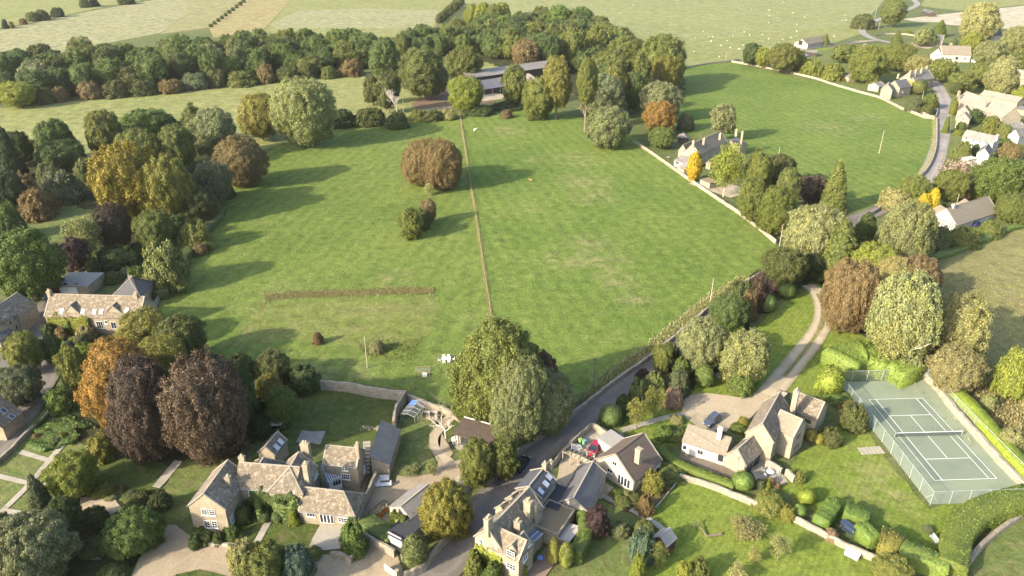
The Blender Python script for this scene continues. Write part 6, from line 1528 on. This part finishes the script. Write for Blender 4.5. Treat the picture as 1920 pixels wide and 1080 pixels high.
# ------------------------------------------------------------------ other garden things
p=at(713,962); d=(at(728,948)-at(698,972)); d.normalize(); q=perp(d); E=empty('skip',p,'dark and orange waste skip full of brown rubbish on the gravel court','skip')
m=MB()
for s in (-1,1): m.box(p+q*(s*.8)+Z*.6,3.4,.08,1.1,d,q); m.box(p+d*(s*1.7)+Z*.6,.08,1.52,1.1,d,q)
m.build('shell','skip_steel',E); MB().box(p+q*-.86+Z*.6,3.0,.05,.7,d,q).build('side_panel','skip_orange',E); MB().box(p+Z*.7,3.2,1.5,.7,d,q).build('rubbish','waste',E)
m=MB(); rr=random.Random(4)
for i in range(30): m.box(p+d*rr.uniform(-1.5,1.5)+q*rr.uniform(-.6,.6)+Z*1.08,rr.uniform(.2,.6),rr.uniform(.15,.4),rr.uniform(.06,.3),(rr.uniform(-1,1),rr.uniform(-1,1),.2),None or (0,0,1),(0,1,0))
m.build('rubble','waste',E)
p=at(776,778); E=empty('fruit_cage',p,'pale framed fruit cage with a blue sheet over one end','greenhouse'); d=(at(792,758)-at(768,788)).normalized() if False else Vector((.35,.93,0)).normalized(); q=perp(d); W2,L2,hh=1.5,2.4,1.9; m=MB()
for i in range(5):
    s=-L2+2*L2*i/4
    for t in (-1,1): m.tube(p+d*s+q*(t*W2),p+d*s+q*(t*W2)+Z*hh*.8,.045,.045,5); m.tube(p+d*s+q*(t*W2)+Z*hh*.8,p+d*s+Z*hh,.045,.045,5)
for t,z in ((-W2,.1),(W2,.1),(-W2,hh*.8),(W2,hh*.8),(0,hh)): m.tube(p-d*L2+q*t+Z*z,p+d*L2+q*t+Z*z,.045,.045,5)
m.build('frame','timber_grey',E); m=MB()
for t in (-1,1):
    m.poly([p-d*L2+q*(t*W2),p+d*L2+q*(t*W2),p+d*L2+q*(t*W2)+Z*hh*.8,p-d*L2+q*(t*W2)+Z*hh*.8]); m.poly([p-d*L2+q*(t*W2)+Z*hh*.8,p+d*L2+q*(t*W2)+Z*hh*.8,p+d*L2+Z*hh,p-d*L2+Z*hh])
m.build('clear_panels','clear_sheet',E); MB().box(p+d*1.3+q*.7+Z*(hh*.9+.08),1.8,1.3,.03,d,q,(d.cross(q)+q*.25).normalized()).build('blue_sheet','tarp_blue',E)
p=at(806,783); E=empty('compost_bays',p,'timber compost bays beside the fruit cage','compost bin'); m=MB()
for s in (-1.4,0,1.4): m.box(p+Vector((s,0,.5)),.1,1.6,1.0)
m.box(p+Vector((0,.8,.5)),2.9,.1,1.0); m.build('boards','timber_grey',E); MB().box(p+Vector((0,0,.25)),2.6,1.4,.5).build('heap','waste',E)
def frame_box(name,label,cat,px,d,l,w,h,mat,r=.05,top=True):
    p=at(*px); d=Vector(d).normalized(); q=perp(d); m=MB()
    for a in (-1,1):
        for b in (-1,1): m.tube(p+d*a*l/2+q*b*w/2,p+d*a*l/2+q*b*w/2+Z*h,r,r,6)
    for z in (.06,h):
        for a in (-1,1): m.tube(p+d*a*l/2-q*w/2+Z*z,p+d*a*l/2+q*w/2+Z*z,r,r,6); m.tube(p-d*l/2+q*a*w/2+Z*z,p+d*l/2+q*a*w/2+Z*z,r,r,6)
    o=m.build(name,mat,off=p); return tag(o,label,cat),p,d,q
E=empty('animal_pen',at(793,703),'timber framed wire pen on the lower left paddock','pen'); o,p,d,q=frame_box('frame',None,None,(793,703),(1,.05,0),3.0,2.4,1.3,'timber',.05); o.parent=E; o.location=(0,0,0)
MB().box(p+d*.4-q*.5+Z*.4,1.0,.7,.7,d,q).build('hutch','white_line',E); MB().box(p+Z*.5+q*1.2,3.0,.02,1.0,d,q).build('wire_side','netting',E)
E=empty('football_goal',at(49,414),'white framed football goal with net in the left garden','goal'); a=at(37,419);b=at(64,411); d=(b-a).normalized(); q=away(d,a); m=MB()
for s in (a,b): m.tube(s,s+Z*1.9,.05,.05,6); m.tube(s+Z*1.9,s+q*.5+Z*1.9,.04,.04,6); m.tube(s+q*1.3,s+q*.5+Z*1.9,.04,.04,6); m.tube(s,s+q*1.3,.04,.04,6)
m.tube(a+Z*1.9,b+Z*1.9,.05,.05,6); m.tube(a+q*1.3,b+q*1.3,.04,.04,6); m.build('frame','white_paint',E); MB().poly([a+q*1.3,b+q*1.3,b+q*.5+Z*1.9,a+q*.5+Z*1.9]).build('net','net_dark',E)
def bin_(px,mat,label):
    p=at(*px); e=empty('wheelie_bin',p,label,'bin'); d=Vector((.7,.7,0)); m=MB(); q=perp(d); lo=[p+d*a*.24+q*b*.24+Z*.05 for a,b in((-1,-1),(1,-1),(1,1),(-1,1))]; hi=[p+d*a*.31+q*b*.31+Z*1.05 for a,b in((-1,-1),(1,-1),(1,1),(-1,1))]
    for i in range(4): j=(i+1)%4; m.poly([lo[i],lo[j],hi[j],hi[i]])
    m.poly(lo[::-1]); m.build('bin_body',mat,e); MB().box(p+Z*1.09,.7,.68,.08,d,q).build('lid',mat,e); MB().tube(p-d*.28-q*.28+Z*.1,p-d*.28+q*.28+Z*.1,.1,.1,10).build('wheels','tyre',e)
bin_((1088,832),'plastic_lime','lime green wheelie bin in the cream walled yard'); bin_((1095,835),'plastic_green','blue green wheelie bin in the cream walled yard')
p=at(1158,828); E=empty('oil_tank',p,'dark green ribbed oil tank behind the chalet bungalow garage','tank'); m=MB(); d=Vector((.75,-.65,0)).normalized(); q=perp(d); m.box(p+Z*.85,2.4,1.2,1.5,d,q)
for i in range(7): m.box(p+d*(-1.05+.35*i)+Z*.85,.1,1.28,1.56,d,q)
m.build('tank_shell','tank_green',E); MB().tube(p+Z*1.6,p+Z*1.72,.2,.2,12).build('cap','rubber',E)
E=empty('pergola',at(1078,865),'pale timber pergola over the cottage yard','pergola'); a=at(1050,868);b=at(1100,872); d=(at(1092,880)-at(1055,862)).normalized(); q=away(d,a); p=at(1055,866); m=MB()
for i in range(4):
    for j in (0,1): m.box(p+d*(i*1.6)+q*(j*2.8)+Z*1.1,.12,.12,2.2,d,q)
m.build('posts','timber_grey',E); m=MB()
for j in (0,1): m.box(p+d*2.4+q*(j*2.8)+Z*2.27,5.2,.1,.14,d,q)
for i in range(7): m.box(p+d*(i*.8)+q*1.4+Z*2.41,.08,3.3,.12,d,q)
m.build('rafters','limestone_pale',E)
p=at(1588,1000); d=(at(1602,1003)-at(1575,985)).normalized(); q=perp(d); E=empty('swing_seat',p,'dark blue covered swing seat between the clipped hedges','swing seat')
m=MB()
for s in (-1,1): m.tube(p+d*s*1.1+q*.6,p+d*s*1.1+Z*1.7,.05,.05,6); m.tube(p+d*s*1.1-q*.6,p+d*s*1.1+Z*1.7,.05,.05,6)
m.tube(p-d*1.1+Z*1.7,p+d*1.1+Z*1.7,.05,.05,6); m.build('frame','blue_frame',E); MB().box(p+Z*1.78,2.5,1.2,.08,d,q).build('canopy','blue_frame',E); MB().box(p+Z*.5,1.8,.6,.12,d,q).build('seat','blue_frame',E); MB().box(p+q*.3+Z*.85,1.8,.08,.6,d,q).build('backrest','blue_frame',E)
p=at(1598,1042); d=(at(1611,1046)-at(1588,1034)).normalized(); q=perp(d); E=empty('cold_frame',p,'pale grey covered cold frame on the bright lawn below the garden wall','cold frame'); m=MB(); m.box(p+Z*.35,2.0,1.3,.7,d,q); m.build('box','cover_grey',E); MB().box(p+Z*.78,2.1,1.4,.08,d,q,(Z+q*.15).normalized()).build('lid','cover_grey',E)
p=at(1750,1014); d=(at(1755,1020)-at(1744,1005)).normalized(); q=perp(d); E=empty('garden_bench',p,'slate blue bench in the corner of the big hedge','bench'); MB().box(p+Z*.45,1.6,.5,.07,d,q).build('seat','steel_grey',E); MB().box(p+q*.25+Z*.75,1.6,.06,.45,d,q).build('backrest','steel_grey',E)
for s in (-.7,.7): MB().box(p+d*s+Z*.22,.08,.45,.42,d,q).build('leg','steel_grey',E)
p=at(1352,706); m=MB().tube(p+Z*.0,p+Z*.22,1.1,1.05,24); m.tube(p+Z*.21,p+Z*.30,.9,.85,24); tag(m.build('well_cover','paving',off=p),'round pale stone well cover on the drive lawn','well cover')
p=at(165,469); E=empty('tree_seat',p,'white ring seat round the thin pale green tree trunk','bench'); m=MB()
for i in range(10):
    a=i*.628; c=p+Vector((math.cos(a),math.sin(a),0))*.9; m.box(c+Z*.45,.45,.62,.06,(math.cos(a),math.sin(a),0),(-math.sin(a),math.cos(a),0))
m.build('seat','white_paint',E); m=MB()
for i in range(10):
    a=i*.628+.3; c=p+Vector((math.cos(a),math.sin(a),0))*.9; m.box(c+Z*.21,.07,.07,.42)
m.build('legs','white_paint',E)
p=at(732,1077); E=empty('timber_gate',p,'pale timber gate at the forecourt entrance','gate'); d=(at(742,1081)-at(724,1068)).normalized(); q=perp(d); MB().box(p+Z*.75,2.4,.08,1.3,d,q).build('gate_panel','timber_grey',E); MB().box(p+d*1.5+Z*.95,.55,.55,1.9,d,q).build('gate_pillar','limestone_pale',E)
# planters and stone bits
for i,(x,y,l) in enumerate(((583,1046,'black round planter at the forecourt steps'),(659,1046,'black round planter at the end of the terrace wall'))):
    p=at(x,y); e=empty('planter',p,l,'planter'); MB().tube(p,p+Z*.5,.26,.36,14).build('pot','rubber',e); MB().tube(p+Z*.46,p+Z*.52,.3,.3,14).build('soil','waste',e)
m=MB(); rr=random.Random(9); p=at(695,803)
for i in range(26): m.box(p+Vector((rr.uniform(-1.8,1.8),rr.uniform(-.8,.8),.12)),rr.uniform(.3,.7),rr.uniform(.2,.5),rr.uniform(.15,.35),(rr.uniform(-1,1),rr.uniform(-1,1),0),None or (0,0,1),(0,1,0) if False else (1,0,0))
tag(m.build('stone_heap','limestone_pale',off=p),'flat heap of pale stones on the dark manor lawn','stones')
# ------------------------------------------------------------------ animals and the person
def skinned(name,nodes,edges,mat,sub=2):
    me=bpy.data.meshes.new(name); me.from_pydata([n[:3] for n in nodes],edges,[]); o=bpy.data.objects.new(name,me); COL.objects.link(o)
    o.modifiers.new('s','SKIN'); sv=me.skin_vertices[0].data
    for i,n in enumerate(nodes): sv[i].radius=(n[3],n[4] if len(n)>4 else n[3])
    sv[0].use_root=True; o.modifiers.new('b','SUBSURF').levels=sub
    dg=bpy.context.evaluated_depsgraph_get(); m2=bpy.data.meshes.new_from_object(o.evaluated_get(dg)); m2.materials.clear(); m2.materials.append(MATS[mat]); m2.name=name
    m2.polygons.foreach_set('use_smooth',[True]*len(m2.polygons)); bpy.data.objects.remove(o); return m2
def beast(k=1.0,leg=.34,belly=.25,neck=.20):
    n=[(0,0,leg+belly,belly,belly*1.05),(-.42,0,leg+belly,belly*.92,belly),(-.60,0,leg+belly*1.1,belly*.55),(.40,0,leg+belly*1.05,belly*.9,belly*1.05),(.60,0,leg+belly*1.5,belly*.5),(.76,0,leg+belly*2.1,.10),(.93,0,leg+belly*1.95,.075),(1.04,0,leg+belly*1.75,.05)]
    e=[(0,1),(1,2),(0,3),(3,4),(4,5),(5,6),(6,7)]
    for x,y,a in ((-.46,.13,1),(-.46,-.13,1),(.40,.12,3),(.40,-.12,3)):
        b=len(n); hx=-.05 if x<0 else .0; n+= [(x,y,leg*.95,.085),(x+hx,y,leg*.48,.045),(x,y,.03,.038)]; e+=[(a,b),(b,b+1),(b+1,b+2)]
    for y in (.1,-.1): b=len(n); n.append((.74,y*1.3,leg+belly*2.2,.03)); e.append((5,b))
    b=len(n); n.append((-.70,0,leg+belly*.7,.03)); e.append((2,b))
    return [tuple(c*k for c in q) for q in n],e
n_,e_=beast(.82); SHEEP=skinned('sheep',n_,e_,'wool')
zs=[(963,115),(1163,145),(1437,150),(1437,240),(1425,352),(1812,195),(1550,30),(1660,36),(405,490),(1048,497),(280,592),(490,573),(553,575),(812,572),(868,562),(1130,547),(1325,537),(1868,487),(1865,557),(525,645),(780,635),(683,710),(120,683),(260,805),(655,885),(970,765),(828,745),(1428,605),(1420,655),(1650,613),(1780,585),(1593,655),(1030,705),(1870,380)]
SP=[(1270+a/8.348,b/8.348) for a,b in zs]+[(1187,10),(1162,24),(1016,12)]+[(1440+a/4,b/4) for a,b in ((190,95),(275,128),(555,153),(585,150),(575,115),(630,55),(685,57),(215,182),(215,232),(212,267),(495,272),(10,75),(110,295),(5,170))]
for i,(x,y) in enumerate(SP):
    o=bpy.data.objects.new('sheep',SHEEP); COL.objects.link(o); o.location=at(x,y+1); s=random.uniform(.8,1.0); o.scale=(s,s,s); o.rotation_euler=(0,0,random.uniform(0,6.28)); tag(o,'cream sheep grazing on the pale far pasture','sheep','sheep on the far pasture')
n_,e_=beast(1.15,.42,.30); o=bpy.data.objects.new('cow',skinned('cow',n_,e_,'wool')); COL.objects.link(o); o.location=at(891,246); o.rotation_euler=(0,0,.6); tag(o,'white animal grazing near the top of the right paddock','cow')
n_,e_=beast(.95,.42,.24); o=bpy.data.objects.new('calf',skinned('calf',n_,e_,'calf_coat')); COL.objects.link(o); o.location=at(995,340); o.rotation_euler=(0,0,2.6); tag(o,'small brown calf in the middle of the right paddock','calf')
# person by the gateway shrub: pelvis root, one continuous body
n_=[(0,0,.95,.15,.11),(0,0,1.15,.14,.10),(0,0,1.36,.17,.11),(0,0,1.48,.07),(0,.01,1.56,.06),(0,.02,1.66,.095,.11),(0,.015,1.74,.07,.085)]
e_=[(0,1),(1,2),(2,3),(3,4),(4,5),(5,6)]
for s in (-1,1):
    b=len(n_); n_+=[(s*.20,0,1.40,.06),(s*.25,-.02,1.14,.046),(s*.24,.08,.92,.036),(s*.235,.11,.84,.03)]; e_+=[(2,b),(b,b+1),(b+1,b+2),(b+2,b+3)]
    for f in range(5): c=len(n_); n_.append((s*(.205+.012*f),.125+.004*f,.77 if f else .80,.009)); e_.append((b+3,c))
    b=len(n_); n_+=[(s*.10,0,.88,.09),(s*.11,.03*s,.5,.065),(s*.11,-.02,.09,.045),(s*.12,.11,.035,.04)]; e_+=[(0,b),(b,b+1),(b+1,b+2),(b+2,b+3)]
plain('skin',(.48,.30,.21),.6); plain('pale_cloth',(.62,.62,.60),.9); plain('hair_dark',(.015,.012,.01),.7); plain('dark_cloth',(.03,.03,.035),.9)
pm=skinned('person',n_,e_,'pale_cloth')
pm.materials.append(MATS['skin']); pm.materials.append(MATS['dark_cloth'])
for f in pm.polygons:
    z=f.center.z; x=abs(f.center.x)
    f.material_index=1 if z>1.5 or (x>.19 and z<.93 and z>.7) else (2 if z>1.02 else 0)
o=bpy.data.objects.new('person',pm); COL.objects.link(o); o.location=at(755,1050); o.rotation_euler=(0,0,2.4); tag(o,'person in dark top and pale trousers standing beside the gateway shrub','person')
hm=bpy.data.meshes.new('hair'); b_=bmesh.new(); bmesh.ops.create_icosphere(b_,subdivisions=2,radius=.118)
for vv in b_.verts:
    if vv.co.y>.05 and vv.co.z<.02: vv.co.y=.03
b_.to_mesh(hm); b_.free(); hm.materials.append(MATS['hair_dark']); h=bpy.data.objects.new('hair',hm); COL.objects.link(h); h.parent=o; h.location=(0,-.005,1.70)

# worn wheel tracks across the grass and the thin air of the valley

hz=MB().box((0,1100,59),3200,3200,122).build('haze','white_line'); hz['kind']='stuff'
hm=bpy.data.materials.new('haze'); hm.use_nodes=True; ht=hm.node_tree; ht.nodes.remove(ht.nodes['Principled BSDF']); pv=ht.nodes.new('ShaderNodeVolumePrincipled'); pv.inputs['Density'].default_value=.00005; pv.inputs['Color'].default_value=(1,.97,.90,1); pv.inputs['Anisotropy'].default_value=.3
ht.links.new(pv.outputs[0],ht.nodes['Material Output'].inputs['Volume']); hz.data.materials[0]=hm
